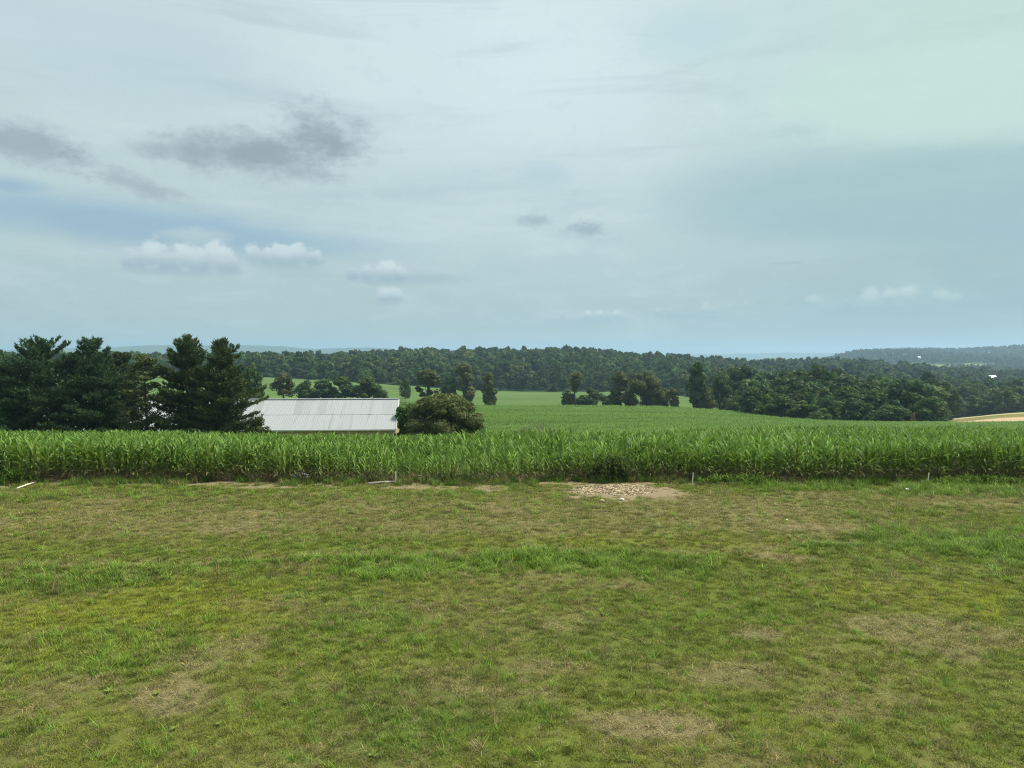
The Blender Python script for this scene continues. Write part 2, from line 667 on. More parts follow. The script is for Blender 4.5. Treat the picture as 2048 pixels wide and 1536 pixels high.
def ground_material(name, kind):
    m, nt, out = new_mat(name)
    c = attr('col')
    pos = position()
    if kind == 'lawn':
        n1 = noise(pos, 3.0, 6, .65)
        n2 = noise(pos, 22.0, 5, .7)
        n3 = noise(pos, 90.0, 3, .7)
        f = .12 + n1 * .3 + n2 * .75 + n3 * .75
        c = scale_col(c, f)
        c = cmix(sstep(n2, .56, .72) * .35, c, (.20, .165, .09))
        nb = bump(n2 + n3 * .6, .7, .03)
        p = principled(nt, c, .95, .05, nb)
    else:
        n1 = noise(pos, .12, 5, .6)
        n2 = noise(pos, 1.1, 5, .7)
        n3 = noise(combine_scaled(pos, (.05, .6, .3)), 1.0, 5, .6)
        f = .55 + n1 * .3 + n2 * .35 + n3 * .25
        c = scale_col(c, f)
        nb = bump(n2 + n3, .6, .25)
        p = principled(nt, c, .95, .05, nb)
    nt.links.new(p.outputs[0], out.inputs['Surface'])
    return m


def combine_scaled(v, s):
    mp = S.nt.nodes.new('ShaderNodeMapping')
    mp.inputs['Scale'].default_value = s
    S.nt.links.new(v.s, mp.inputs[0])
    return S(mp.outputs[0])


M['lawn'] = ground_material('lawn_soil_and_thatch', 'lawn')
M['field'] = ground_material('field_ground', 'field')

# ------------------------------------------------------------------ the lawn's colours (patches with a shape of their own)
OLIVE = np.array([.138, .172, .030])
BROWN = np.array([.195, .165, .066])
GREEN = np.array([.085, .158, .024])
BRIGHT = np.array([.128, .215, .034])
STRAW = np.array([.235, .200, .108])
DIRT = np.array([.250, .195, .120])
YELLOW = np.array([.172, .202, .024])


def patch(x, y, px, py, rx, ry, seed, soft=.55, amp=.9):
    """ellipse given on the photo, laid on the lawn, with a ragged edge"""
    cx, cy = ground_pt(px, py)
    ax = rx / F * cy
    ay = abs(ground_pt(px, py - ry)[1] - ground_pt(px, py + ry)[1]) / 2
    d = np.sqrt(((x - cx) / ax) ** 2 + ((y - cy) / ay) ** 2)
    n = fbm(x * 1.1 + seed * 3.1, y * 1.1, seed, 4) - .5
    return ss(1 - d + n * amp * 2 * .6, 0, soft)


def lawn_maps(x, y):
    """returns colour, dryness, lushness"""
    n = fbm(x * .33, y * .5, 21, 4)
    n2 = fbm(x * 1.6, y * 2.2, 33, 4)
    n3 = fbm(x * 5, y * 5, 44, 3)
    dry = np.clip((n - .50) * 1.3, 0, .4) + np.clip((n2 - .55) * 1.2, 0, .3)
    lush = np.clip((.47 - n) * 1.8, 0, .6) * .5
    # brown, thin band between the swale and the corn
    band = ss(y, 21.6, 23.4) * (1 - ss(y, 29.2, 31.2)) * (.45 + .75 * fbm(x * .22, y * .8, 51, 4))
    band = band * (1 - .8 * ss(x, 9, 17) * (1 - ss(y, 26, 28)))
    dry = dry * .8 + band * .46
    for (px, py, rx, ry, a) in ((420, 1310, 110, 65, .70), (350, 1410, 140, 60, .72), (500, 1215, 120, 26, .6), (1300, 1465, 170, 50, .78),
                                (1530, 1275, 85, 22, .85), (1100, 1345, 120, 26, .5), (1480, 1362, 140, 40, .55), (1880, 1270, 210, 70, .6),
                                (1700, 1420, 200, 55, .45), (150, 1375, 120, 25, .5), (1550, 1022, 260, 22, .6), (1240, 1030, 220, 18, .45),
                                (300, 1045, 280, 30, .5), (560, 1142, 110, 10, .6), (1560, 1122, 120, 7, .7), (1130, 1103, 200, 6, .8), (250, 1158, 200, 6, .5),
                                (960, 1390, 90, 20, .5), (640, 1500, 60, 25, .4)):
        dry = np.maximum(dry, a * patch(x, y, px, py, rx, ry, int(px + py) % 97))
    for (px, py, rx, ry, a) in ((1940, 1090, 260, 45, 1.0), (780, 1140, 150, 32, 1.0), (1050, 1128, 300, 26, .9), (350, 990, 300, 10, .5), (900, 992, 200, 9, .5), (120, 1170, 220, 30, .8),
                                (250, 1300, 260, 80, .45), (700, 1260, 170, 50, .5), (820, 1480, 220, 60, .5), (1300, 1140, 180, 35, .7),
                                (1600, 975, 180, 14, .9), (1900, 985, 200, 16, .95), (60, 995, 140, 16, .6), (650, 1000, 240, 16, .35),
                                (1500, 1240, 150, 30, .4), (1080, 1440, 80, 25, .6), (1850, 1090, 130, 30, .8), (40, 1480, 120, 40, .3)):
        lush = np.maximum(lush, a * patch(x, y, px, py, rx, ry, int(px * 3 + py) % 89))
    sw = y - swale(x)
    lush = np.maximum(lush, np.exp(-((sw + .45) / .42) ** 2) * ss(fbm(x * .45, y * .3, 52, 3), .36, .62) * .85)
    dry = np.maximum(dry, np.exp(-((sw - .45) / .40) ** 2) * ss(fbm(x * .35, y * .3, 53, 3), .32, .55) * .85)
    lush = np.clip(lush, 0, 1)
    dry = np.clip(dry * (1 - .75 * lush), 0, 1)
    yel = np.maximum(patch(x, y, 300, 1240, 400, 95, 5), patch(x, y, 1880, 1190, 280, 50, 8)) * .9
    yel = np.maximum(yel, patch(x, y, 1300, 1080, 420, 28, 12) * .5)
    dry = dry * (1 - .6 * yel)
    dkg = np.maximum(patch(x, y, 800, 1420, 330, 130, 15), patch(x, y, 1200, 1290, 380, 60, 16) * .7) * .75
    col = OLIVE[None] * (1 - yel[:, None]) + YELLOW[None] * yel[:, None]
    col = col * (1 - dkg[:, None]) + np.array([.098, .140, .026])[None] * dkg[:, None]
    k = np.clip(lush, 0, 1)[:, None]
    g2 = GREEN[None] * (1 - k) + BRIGHT[None] * k
    col = col * (1 - k * .9) + g2 * k * .9
    d = dry[:, None]
    col = col * (1 - d * .8) + (BROWN[None] * (1 - ss(d, .55, 1)) + STRAW[None] * ss(d, .55, 1)) * d * .8
    col = col * (.82 + .36 * n3[:, None])
    # bare, tan earth where the mower does not reach, in front of the corn
    bare = ss(y, 30.3, 31.4) * ss(fbm(x * .5, y * 1.4, 71, 4), .50, .66) * (1 - ss(x, 8, 12)) * .85
    bare = np.maximum(bare, ss(y, 31.7, 32.5))
    for (px, py, rx, ry, a) in ((1235, 984, 130, 20, 1), (975, 978, 45, 9, .8), (600, 968, 150, 6, .7), (250, 968, 120, 6, .6), (870, 975, 120, 7, .5), (1400, 966, 50, 6, .7)):
        bare = np.maximum(bare, a * patch(x, y, px, py, rx, ry, int(px) % 83, .4))
    return col, dry, lush, bare


def grid_mesh(name, X, Y, Z, colr, mat):
    nr, nc = X.shape
    v = np.stack([X, Y, Z], -1).reshape(-1, 3)
    i = np.arange(nr * nc).reshape(nr, nc)
    f = np.stack([i[:-1, :-1], i[:-1, 1:], i[1:, 1:], i[1:, :-1]], -1).reshape(-1, 4)
    me = mesh_from(name, v, f, mat, True)
    a = me.attributes.new('col', 'FLOAT_COLOR', 'POINT')
    c4 = np.ones((len(v), 4), np.float32)
    c4[:, :3] = colr
    a.data.foreach_set('color', c4.ravel())
    return me


# lawn sheet
xs = np.concatenate([np.linspace(-60, -28, 33)[:-1], np.linspace(-28, 28, 330), np.linspace(28, 60, 33)[1:]])
ys = np.concatenate([np.linspace(-18, 6, 24)[:-1], np.linspace(6, 33.0, 200)])
X, Y = np.meshgrid(xs, ys)
lc, ld, ll, lb = lawn_maps(X.ravel(), Y.ravel())
lcol = lc * .70  # sheet colour darkened to stand for shade in the gaps between clumps
lcol = lcol * (1 - ld[:, None] * .4) + np.array([.20, .16, .095]) * ld[:, None] * .4
lcol = lcol * (1 - lb[:, None]) + DIRT * .85 * lb[:, None]
Z = height(X.ravel(), np.minimum(Y.ravel(), 32.999)).reshape(X.shape)
o = obj('lawn', grid_mesh('lawn', X, Y, Z, lcol, M['lawn']))
tag(o, 'mown lawn with green, olive and dry brown patches', 'lawn', kind='structure')

# fields, valley, hills out to the horizon
def forest_edge(col):
    return np.interp(col, [-800, 0, 300, 500, 800, 1000, 1300, 1400, 1440, 1490, 1540, 1700, 1885, 1895, 2048, 2900],
                     [640, 620, 580, 570, 520, 565, 565, 500, 330, 245, 222, 214, 218, 370, 368, 380])


def terrain(name, d0, d1, nrow, ncol, label):
    t = np.linspace(-1.8, 1.8, ncol) if d0 < 100 else np.linspace(-1.25, 1.25, ncol)
    d = np.exp(np.linspace(math.log(d0), math.log(d1), nrow))
    T, D = np.meshgrid(t, d)
    X = T * D
    x, y = X.ravel(), D.ravel()
    z = height(x, np.maximum(y, 33.001))
    if d0 < 33:
        z = z - .012 * (y < 33.2)
    col = 1024 + F * T.ravel()
    n = fbm(x / 30, y / 30, 61, 4)
    n2 = fbm(x / 7, y / 7, 62, 3)
    soil = np.array([.115, .085, .055])
    field = np.array([.062, .128, .026])
    c = np.where((y < 75)[:, None], soil[None] * (.7 + .6 * n2[:, None]), field[None] * (.8 + .4 * n[:, None]))
    yard = ((col < 955) & (y > 72) & (y < 135))[:, None]
    c = np.where(yard, np.array([.075, .11, .03])[None] * (.7 + .6 * n2[:, None]), c)
    far_field = ((y > 292) & (y < 620))[:, None]
    c = np.where(far_field, np.array([.078, .128, .036])[None] * (.75 + .5 * fbm(x / 60, y / 12, 66, 3)[:, None]), c)
    # hedge strip between the two fields
    c = np.where(((y > 280) & (y < 292) & (col < 1500))[:, None], np.array([.05, .075, .025])[None], c)
    # stubble and rough bank at the right
    r = col > 1865
    edge = 209 + 4 * (n - .5)
    c = np.where((r & (y > edge) & (y < 288))[:, None], np.array([.40, .285, .165])[None] * (.85 + .3 * n2[:, None]), c)
    c = np.where((r & (y >= 288) & (y < 352))[:, None], np.array([.165, .150, .050])[None] * (.7 + .6 * n2[:, None]), c)
    c = np.where((r & (y >= 345) & (y < 366))[:, None], np.array([.34, .29, .15])[None], c)
    # pale field far left
    c = np.where(((col < 40) & (y > 500) & (y < 640))[:, None], np.array([.40, .30, .19])[None], c)
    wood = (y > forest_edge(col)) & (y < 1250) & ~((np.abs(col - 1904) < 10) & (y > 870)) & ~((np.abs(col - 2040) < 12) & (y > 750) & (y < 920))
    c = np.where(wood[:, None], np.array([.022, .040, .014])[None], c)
    val = (y >= 1250)
    n5 = fbm(x / 150, y / 150, 64, 3)
    vc = np.where((n5 > .62)[:, None], np.array([.16, .17, .07])[None], np.array([.035, .062, .022])[None])
    vc = np.where((n5 > .70)[:, None], np.array([.28, .24, .14])[None], vc)
    vc = np.where((y > 5000)[:, None], np.array([.035, .062, .022])[None] * (.6 + .8 * n[:, None]), vc)
    c = np.where(val[:, None], vc, c)
    o = obj(name, grid_mesh(name, X, D, z.reshape(X.shape), c, M['field']))
    return tag(o, label, name.replace('_', ' '), kind='structure')


terrain('field', 32.6, 640, 300, 420, 'green crop fields falling away from the lawn to the woods')
terrain('hills', 639.0, 17000, 150, 520, 'wooded hills and hazy blue ridges on the horizon')

# ------------------------------------------------------------------ scattering (only for stuff)
def scatter(name, P, rot, scl, idx, colr, protos, label, cat):
    n = len(P)
    me = bpy.data.meshes.new(name)
    me.vertices.add(n)
    me.vertices.foreach_set('co', np.asarray(P, np.float32).ravel())
    a = me.attributes.new('rot', 'FLOAT_VECTOR', 'POINT'); a.data.foreach_set('vector', np.asarray(rot, np.float32).ravel())
    a = me.attributes.new('scl', 'FLOAT_VECTOR', 'POINT'); a.data.foreach_set('vector', np.asarray(scl, np.float32).ravel())
    a = me.attributes.new('idx', 'INT', 'POINT'); a.data.foreach_set('value', np.asarray(idx, np.int32))
    c4 = np.ones((n, 4), np.float32); c4[:, :3] = colr
    a = me.attributes.new('col', 'FLOAT_COLOR', 'POINT'); a.data.foreach_set('color', c4.ravel())
    o = obj(name, me)
    tag(o, label, cat, kind='stuff')
    g = bpy.data.node_groups.new(name + '_nodes', 'GeometryNodeTree')
    g.interface.new_socket('Geometry', in_out='INPUT', socket_type='NodeSocketGeometry')
    g.interface.new_socket('Geometry', in_out='OUTPUT', socket_type='NodeSocketGeometry')
    gi = g.nodes.new('NodeGroupInput'); go = g.nodes.new('NodeGroupOutput')
    jn = g.nodes.new('GeometryNodeJoinGeometry')

    def named(nm, dt):
        q = g.nodes.new('GeometryNodeInputNamedAttribute')
        q.data_type = dt
        q.inputs['Name'].default_value = nm
        return q.outputs['Attribute']
    rt, sl_, ix = named('rot', 'FLOAT_VECTOR'), named('scl', 'FLOAT_VECTOR'), named('idx', 'INT')
    e2r = g.nodes.new('FunctionNodeEulerToRotation')
    g.links.new(rt, e2r.inputs[0])
    for k, p in enumerate(protos):
        oi = g.nodes.new('GeometryNodeObjectInfo')
        oi.inputs['Object'].default_value = p
        oi.inputs['As Instance'].default_value = True
        cmp_ = g.nodes.new('FunctionNodeCompare')
        cmp_.data_type = 'INT'
        cmp_.operation = 'EQUAL'
        g.links.new(ix, cmp_.inputs[2])
        cmp_.inputs[3].default_value = k
        ip = g.nodes.new('GeometryNodeInstanceOnPoints')
        g.links.new(gi.outputs[0], ip.inputs['Points'])
        g.links.new(cmp_.outputs[0], ip.inputs['Selection'])
        g.links.new(oi.outputs['Geometry'], ip.inputs['Instance'])
        g.links.new(e2r.outputs[0], ip.inputs['Rotation'])
        g.links.new(sl_, ip.inputs['Scale'])
        g.links.new(ip.outputs[0], jn.inputs[0])
    g.links.new(jn.outputs[0], go.inputs[0])
    md = o.modifiers.new('scatter', 'NODES')
    md.node_group = g
    return o


# ---- grass clumps
def blade_strip(p, az, length, width, lean, curl, seg=3):
    """verts, faces of one blade, a tapering bent strip"""
    v, f = [], []
    d = np.array([math.cos(az), math.sin(az), 0])
    s = np.array([-math.sin(az), math.cos(az), 0])
    pos = np.array(p, float)
    ang = lean
    for i in range(seg + 1):
        w = width * (1 - (i / seg) ** 1.6) * .5
        if i == seg:
            v.append(pos.copy())
        else:
            v.append(pos - s * w); v.append(pos + s * w)
        pos = pos + (d * math.sin(ang) + np.array([0, 0, 1]) * math.cos(ang)) * length / seg
        ang += curl / seg
    for i in range(seg - 1):
        b = 2 * i
        f.append((b, b + 1, b + 3)); f.append((b, b + 3, b + 2))
    b = 2 * (seg - 1)
    f.append((b, b + 1, b + 2))
    return v, f


def clump(name, n, rad, L, W, lean, curl, seed, mat, seg=3):
    r = random.Random(seed)
    mb = MB()
    for _ in range(n):
        a = r.uniform(0, 6.283)
        q = rad * math.sqrt(r.random())
        l = L * r.uniform(.45, 1.25)
        v, f = blade_strip((q * math.cos(a), q * math.sin(a), -.01), r.uniform(0, 6.283), l, W * r.uniform(.7, 1.3), r.uniform(*lean), r.uniform(*curl), seg)
        mb.add(v, f)
    return obj(name, mb.mesh(name, mat), link=False)


gm = M['grass_inst']
PG = [clump('turf_a', 26, .075, .075, .0075, (.1, 1.1), (.2, 1.3), 1, gm),
      clump('turf_b', 26, .080, .055, .0080, (.4, 1.35), (.1, .9), 2, gm),
      clump('turf_c', 24, .070, .100, .0070, (.1, .9), (.3, 1.6), 3, gm),
      clump('straw_mat', 24, .120, .110, .0050, (1.25, 1.6), (-.15, .25), 4, gm, 2),
      clump('crabgrass', 18, .06, .190, .0090, (.05, .75), (.2, 1.3), 5, gm, 4),
      clump('long_grass', 26, .09, .210, .0080, (.05, .6), (.3, 1.4), 6, gm, 4),
      clump('loose_straw', 8, .13, .105, .0046, (1.2, 1.62), (-.1, .35), 7, gm, 3)]


def scatter_pts(y0, y1, dens, seed):
    r = np.random.default_rng(seed)
    wmax = .80 * y1 + 3
    n = int(dens * 2 * wmax * (y1 - y0))
    x = r.uniform(-wmax, wmax, n); y = r.uniform(y0, y1, n)
    k = np.abs(x) < .80 * y + 3
    return x[k], y[k], r


def build_grass():
    Ps, Rt, Sc, Ix, Co = [], [], [], [], []
    for (y0, y1, dens, sb) in ((6.2, 12, 215, 1.0), (12, 18, 150, 1.15), (18, 25, 100, 1.35), (25, 33.2, 70, 1.6)):
        x, y, r = scatter_pts(y0, y1, dens, int(y0 * 10))
        col, dry, lush, bare = lawn_maps(x, y)
        n = len(x)
        thin = .75 * ss(fbm(x * 3.3, y * 3.3, 95, 3), .46, .66)
        keep = r.random(n) > np.clip(bare * .93 + np.clip(dry - .5, 0, 1) * .25 + thin * .6, 0, .97)
        x, y, col, dry, lush, bare = x[keep], y[keep], col[keep], dry[keep], lush[keep], bare[keep]
        n = len(x)
        u = r.random(n)
        ix = r.integers(0, 3, n)
        ix = np.where(u < np.clip((dry - .25) * 1.1, 0, .85), 3, ix)
        tall = (r.random(n) < .028 + .18 * lush ** 2 + .06 * ss(y, 30, 32) * lush)
        ix = np.where(tall & (ix != 3), 4 + r.integers(0, 2, n), ix)
        c = col * (r.uniform(.5, 1.6, n) * (.62 + .76 * fbm(x * 2.4, y * 2.4, 96, 3)))[:, None]
        deadc = (r.random(n) < .10 + .35 * dry)[:, None]
        c = np.where(deadc, (np.array([.27, .225, .12]))[None] * r.uniform(.6, 1.2, n)[:, None], c)
        strw = (ix == 3)[:, None]
        c = np.where(strw, (STRAW * 1.15)[None] * r.uniform(.45, 1.35, n)[:, None], c)
        br = ((ix >= 4) & (r.random(n) < .7))[:, None]
        c = np.where(br, (BRIGHT * 1.15)[None] * r.uniform(.75, 1.35, n)[:, None], c)
        s = sb * r.uniform(.75, 1.25, n) * (1 + .35 * lush)
        sz = s * np.where(ix >= 4, r.uniform(.45, 1.0, n), 1.0) * (1 - .25 * dry)
        z = height(x, np.minimum(y, 32.999))
        Ps.append(np.stack([x, y, z], -1))
        Rt.append(np.stack([r.uniform(-.1, .1, n), r.uniform(-.1, .1, n), r.uniform(0, 6.283, n)], -1))
        Sc.append(np.stack([s, s, sz], -1)); Ix.append(ix); Co.append(c)
    # ragged weeds where the mower stops short of the corn
    x, y, r = scatter_pts(31.5, 33.3, 34, 777)
    px = 1024 + F * x / y
    k = fbm(x * .55, y * .9, 98, 3) + .12 * ss(px, 1380, 1500) - .30 * np.exp(-((px - 1235) / 120) ** 2) * (y < 32.3)
    keep = r.random(len(x)) < ss(k, .42, .68) * (.35 + .65 * ss(y, 31.6, 32.6))
    x, y, px = x[keep], y[keep], px[keep]
    n = len(x)
    s = r.uniform(1.2, 2.6, n)
    Ps.append(np.stack([x, y, height(x, np.minimum(y, 32.999))], -1))
    Rt.append(np.stack([r.uniform(-.2, .2, n), r.uniform(-.2, .2, n), r.uniform(0, 6.283, n)], -1))
    Sc.append(np.stack([s, s, s * r.uniform(.6, 1.1, n)], -1)); Ix.append(4 + r.integers(0, 2, n))
    brown = (r.random(n) < .30 - .2 * ss(px, 1380, 1500))[:, None]
    Co.append(np.where(brown, np.array([.20, .165, .085])[None], np.array([.105, .185, .032])[None]) * r.uniform(.6, 1.25, n)[:, None])
    # loose dead straw lying over the thin spots
    for (y0, y1, dens, sb) in ((6.2, 12, 150, 1.0), (12, 20, 90, 1.2), (20, 32.5, 45, 1.5)):
        x, y, r = scatter_pts(y0, y1, dens, 900 + int(y0))
        col, dry, lush, bare = lawn_maps(x, y)
        keep = r.random(len(x)) < np.clip((dry - .22) * 1.5, .03, .9) * (1 - .8 * bare)
        x, y = x[keep], y[keep]
        n = len(x)
        s = sb * r.uniform(.7, 1.4, n)
        Ps.append(np.stack([x, y, height(x, np.minimum(y, 32.999)) + .025], -1))
        Rt.append(np.stack([r.uniform(-.15, .15, n), r.uniform(-.15, .15, n), r.uniform(0, 6.283, n)], -1))
        Sc.append(np.stack([s, s, s], -1)); Ix.append(np.full(n, 6))
        Co.append(np.array([.29, .255, .15])[None] * r.uniform(.5, 1.3, n)[:, None])
    return scatter('grass', np.concatenate(Ps), np.concatenate(Rt), np.concatenate(Sc), np.concatenate(Ix), np.concatenate(Co), PG,
                   'short patchy grass, weeds and dry straw covering the lawn', 'grass')


build_grass()

# ---- corn
CORN = np.array([.120, .226, .042])


def corn_meshes(seed, h=1.62, nleaf=10, seg=6, wide=.112):
    """leaf mesh, stalk mesh"""
    r = random.Random(seed)
    lv, sv = MB(), MB()
    lean = (r.uniform(-.05, .05), r.uniform(-.05, .05))
    top = h * .80
    sv.tube([(0, 0, -.05), (lean[0] * .5, lean[1] * .5, top * .5), (lean[0], lean[1], top)], (.014, .012, .006), 5)
    a0 = r.uniform(0, 6.283)
    for i in range(nleaf):
        k = i / (nleaf - 1)
        z = h * (.10 + .66 * k)
        az = a0 + math.pi * i + r.uniform(-.45, .45)
        L = h * (.33 + .28 * math.sin(math.pi * min(1, k * .8 + .2))) * r.uniform(.85, 1.15)
        lean_a = .75 - .55 * k + r.uniform(-.12, .12)
        curl = (1.9 - 1.0 * k) * r.uniform(.7, 1.3)
        w = wide * r.uniform(.8, 1.15) * (.65 + .35 * math.sin(math.pi * (k * .8 + .1)))
        d = np.array([math.cos(az), math.sin(az), 0]); s = np.array([-math.sin(az), math.cos(az), 0])
        pos = np.array([lean[0] * k, lean[1] * k, z])
        tw = r.uniform(-.9, .9)
        vs, fs = [], []
        ang = lean_a
        for j in range(seg + 1):
            q = j / seg
            ww = w * (.35 + .65 * min(1, q * 4)) * (1 - max(0, (q - .45) / .55) ** 1.7)
            up = d * (-math.cos(ang)) + np.array([0, 0, math.sin(ang)])
            ss_ = s * math.cos(tw * q) + up * math.sin(tw * q)
            fold = up * ww * .22
            vs += [pos - ss_ * ww * .5 + fold, pos.copy(), pos + ss_ * ww * .5 + fold]
            pos = pos + (d * math.sin(ang) + np.array([0, 0, 1]) * math.cos(ang)) * L / seg
            ang += curl / seg * (.4 + 1.2 * q)
        for j in range(seg):
            b = 3 * j
            fs += [(b, b + 1, b + 4, b + 3), (b + 1, b + 2, b + 5, b + 4)]
        lv.add(vs, fs)
    return lv, sv


corn_variants = []
corn_protos = []
for k in range(6):
    lv, sv = corn_meshes(100 + k)
    corn_variants.append((lv.mesh('corn_leaves', M['corn_leaf_obj'], True), sv.mesh('corn_stalk', M['stalk'], True)))
    ag = np.repeat(np.array([max(0, 1 - i / 2.6) * random.Random(k * 31 + i).uniform(.35, 1.1) for i in range(10)]), 21).clip(0, 1).astype(np.float32)
    corn_variants[-1][0].attributes.new('age', 'FLOAT', 'POINT').data.foreach_set('value', ag)
    both = MB(); both.add(lv.v, lv.f); both.add(sv.v, sv.f)
    me = both.mesh('corn_whole', [M['corn_leaf'], M['stalk']], True)
    ag2 = np.zeros(len(me.vertices), np.float32); ag2[:len(ag)] = ag
    me.attributes.new('age', 'FLOAT', 'POINT').data.foreach_set('value', ag2)
    mi = np.zeros(len(me.polygons), np.int32); mi[len(lv.f):] = 1
    me.polygons.foreach_set('material_index', mi)
    corn_protos.append(obj('corn_whole', me, link=False))


def corn_h(x, y):
    """how tall the crop stands"""
    n = fbm(x * .10, y * .22, 81, 3)
    hgt = .78 + .46 * n + .10 * (vnoise(x * 1.3, y * 1.3, 83) - .5)
    # thinner, lower stretch in the middle, and a low gap
    px = 1024 + F * x / y
    low = np.exp(-((px - 900) / 230) ** 2) * (1 - ss(y, 34, 43)) * .36
    return hgt - low


def front_line(x):
    return 32.85 + .2 * np.sin(x * .33) + .7 * (vnoise(x * .5, x * 0 + 3, 9) - .5)


# the front row: every plant a thing of its own
r = random.Random(5)
nfront = 0
x = -25.6
while x < 25.6 and nfront < 300:
    y = float(front_line(np.array([x]))[0]) + r.uniform(-.07, .07)
    s = float(corn_h(np.array([x]), np.array([y]))[0]) * r.uniform(.82, 1.08)
    lm, sm = corn_variants[r.randrange(6)]
    e = empty('corn_plant', (x, y, h1(x, y)), r.uniform(0, 6.283), (s, s, s))
    tag(e, 'green corn plant in the front row of the crop, along the edge of the lawn', 'corn plant', 'corn plants in the front row')
    lo = obj('leaves', lm, e)
    f = r.uniform(.72, 1.2)
    b = r.random() * .25
    lo.color = (CORN[0] * f * (1 + b), CORN[1] * f, CORN[2] * f, 1)
    obj('stalk', sm, e)
    nfront += 1
    x += .185 * r.uniform(.7, 1.4) if abs(x + 3) > 9 else .19 * r.uniform(.75, 1.3)

# rows behind the front row
PP, RR_, SS_, II, CC = [], [], [], [], []
rg = np.random.default_rng(12)
yrow = .76
while 32.85 + yrow < 72:
    y0 = 32.85 + yrow
    w = .80 * y0 + 4
    xx = np.arange(-w, w, 
                   .225 if y0 < 45 else .27)
    xx = xx + rg.uniform(-.06, .06, len(xx))
    yy = front_line(xx) + yrow + rg.uniform(-.06, .06, len(xx))
    keep = rg.random(len(xx)) > .05
    if yrow < 3:
        keep &= rg.random(len(xx)) > .10
    xx, yy = xx[keep], yy[keep]
    n = len(xx)
    s = corn_h(xx, yy) * rg.uniform(.85, 1.12, n)
    PP.append(np.stack([xx, yy, height(xx, yy)], -1))
    RR_.append(np.stack([rg.uniform(-.06, .06, n), rg.uniform(-.06, .06, n), rg.uniform(0, 6.283, n)], -1))
    SS_.append(np.stack([s * 1.08, s * 1.08, s], -1))
    II.append(rg.integers(0, 6, n))
    f = rg.uniform(.75, 1.25, n)[:, None] * (.8 + .4 * fbm(xx * .15, yy * .3, 91, 3))[:, None]
    CC.append(CORN[None] * f * (1 + rg.uniform(-.06, .16, n)[:, None] * np.array([1, .2, 0])[None]))
    yrow += .76
scatter('corn_crop', np.concatenate(PP), np.concatenate(RR_), np.concatenate(SS_), np.concatenate(II), np.concatenate(CC), corn_protos,
        'dense green corn crop behind the front row', 'corn')

# distant crop: patches of many small plants
def corn_patch(seed):
    r = random.Random(seed)
    mb = MB()
    for row in range(4):
        for k in range(11):
            cx = (k - 5) * .27 + r.uniform(-.08, .08)
            cy = (row - 1.5) * .76 + r.uniform(-.1, .1)
            hh = r.uniform(1.15, 1.5)
            a0 = r.uniform(0, 6.283)
            for i in range(6):
                az = a0 + i * 2.6 + r.uniform(-.4, .4)
                v, f = blade_strip((cx, cy, hh * (.30 + .09 * i)), az, .62 * r.uniform(.8, 1.2), .115, r.uniform(.2, .8), r.uniform(1.1, 2.2), 4)
                mb.add(v, f)
    return obj('corn_patch', mb.mesh('corn_patch', M['crop_leaf']), link=False)


patches = [corn_patch(200 + k) for k in range(4)]
PP, RR_, SS_, II, CC = [], [], [], [], []
d = 71.5
while d < 283:
    st = 2.9
    xx = np.arange(-.80 * d - 8, .80 * d + 8, st) + rg.uniform(-.4, .4)
    xx = xx + rg.uniform(-.3, .3, len(xx))
    yy = d + 1.1 * np.sin(xx * .05) + rg.uniform(-.3, .3, len(xx))
    px = 1024 + F * xx / yy
    edge = np.interp(px, [1400, 1450, 1500, 1540, 1700, 1880, 1900, 2048, 2300], [282, 262, 236, 214, 207, 209, 205, 207, 209])
    edge = np.minimum(edge, 279 + 3 * np.sin(xx * .08))
    left = np.interp(yy, [71, 90, 118, 135, 140], [930, 965, 985, 985, 480])
    keep = (px > left) & (yy < edge) & ~((np.abs(px - 1075) < 52) & (yy < 82))
    xx, yy = xx[keep], yy[keep]
    n = len(xx)
    if n:
        s = .80 + .30 * fbm(xx * .03, yy * .14, 87, 3)
        dark = (np.sin(yy * .42 + xx * .025 + 2.5 * fbm(xx * .01, yy * .02, 88, 2)) > .93)
        s = s * np.where(dark, .72, 1)
        PP.append(np.stack([xx, yy, height(xx, yy)], -1))
        RR_.append(np.stack([np.zeros(n), np.zeros(n), rg.integers(0, 2, n) * math.pi + rg.uniform(-.05, .05, n)], -1))
        SS_.append(np.stack([np.full(n, 1.08), np.full(n, 1.08), s], -1))
        II.append(rg.integers(0, 4, n))
        f = rg.uniform(.88, 1.12, n)[:, None] * (.78 + .44 * fbm(xx * .025, yy * .09, 92, 4))[:, None]
        CC.append(np.array([.130, .232, .060])[None] * f)
    d += 2.55
scatter('distant_crop', np.concatenate(PP), np.concatenate(RR_), np.concatenate(SS_), np.concatenate(II), np.concatenate(CC), patches,
        'smooth bright green crop sloping away to the hedgerow', 'crop')

# ------------------------------------------------------------------ barn
def roof_material():
    m, nt, out = new_mat('galvanised_roof')
    pos = position()
    r = objinfo('Random')
    c = cmix(sstep(r, 0, .25), (.29, .30, .30), (.345, .355, .355))
    st = noise(combine_scaled(pos, (1.6, .12, .12)), 1.0, 5, .65)
    c = cmix(sstep(st, .52, .70) * .6, c, (.21, .22, .22))
    fine = noise(combine_scaled(pos, (14, .8, .8)), 1.0, 3, .6)
    c = cmix(sstep(fine, .5, .75) * .25, c, (.27, .28, .28))
    dr = noise(pos, 1.2, 5, .6)
    c = cmix(sstep(dr, .6, .8) * .2, c, (.36, .34, .31))
    p = principled(nt, c, .45, .4, None, .15)
    nt.links.new(p.outputs[0], out.inputs['Surface'])
    return m


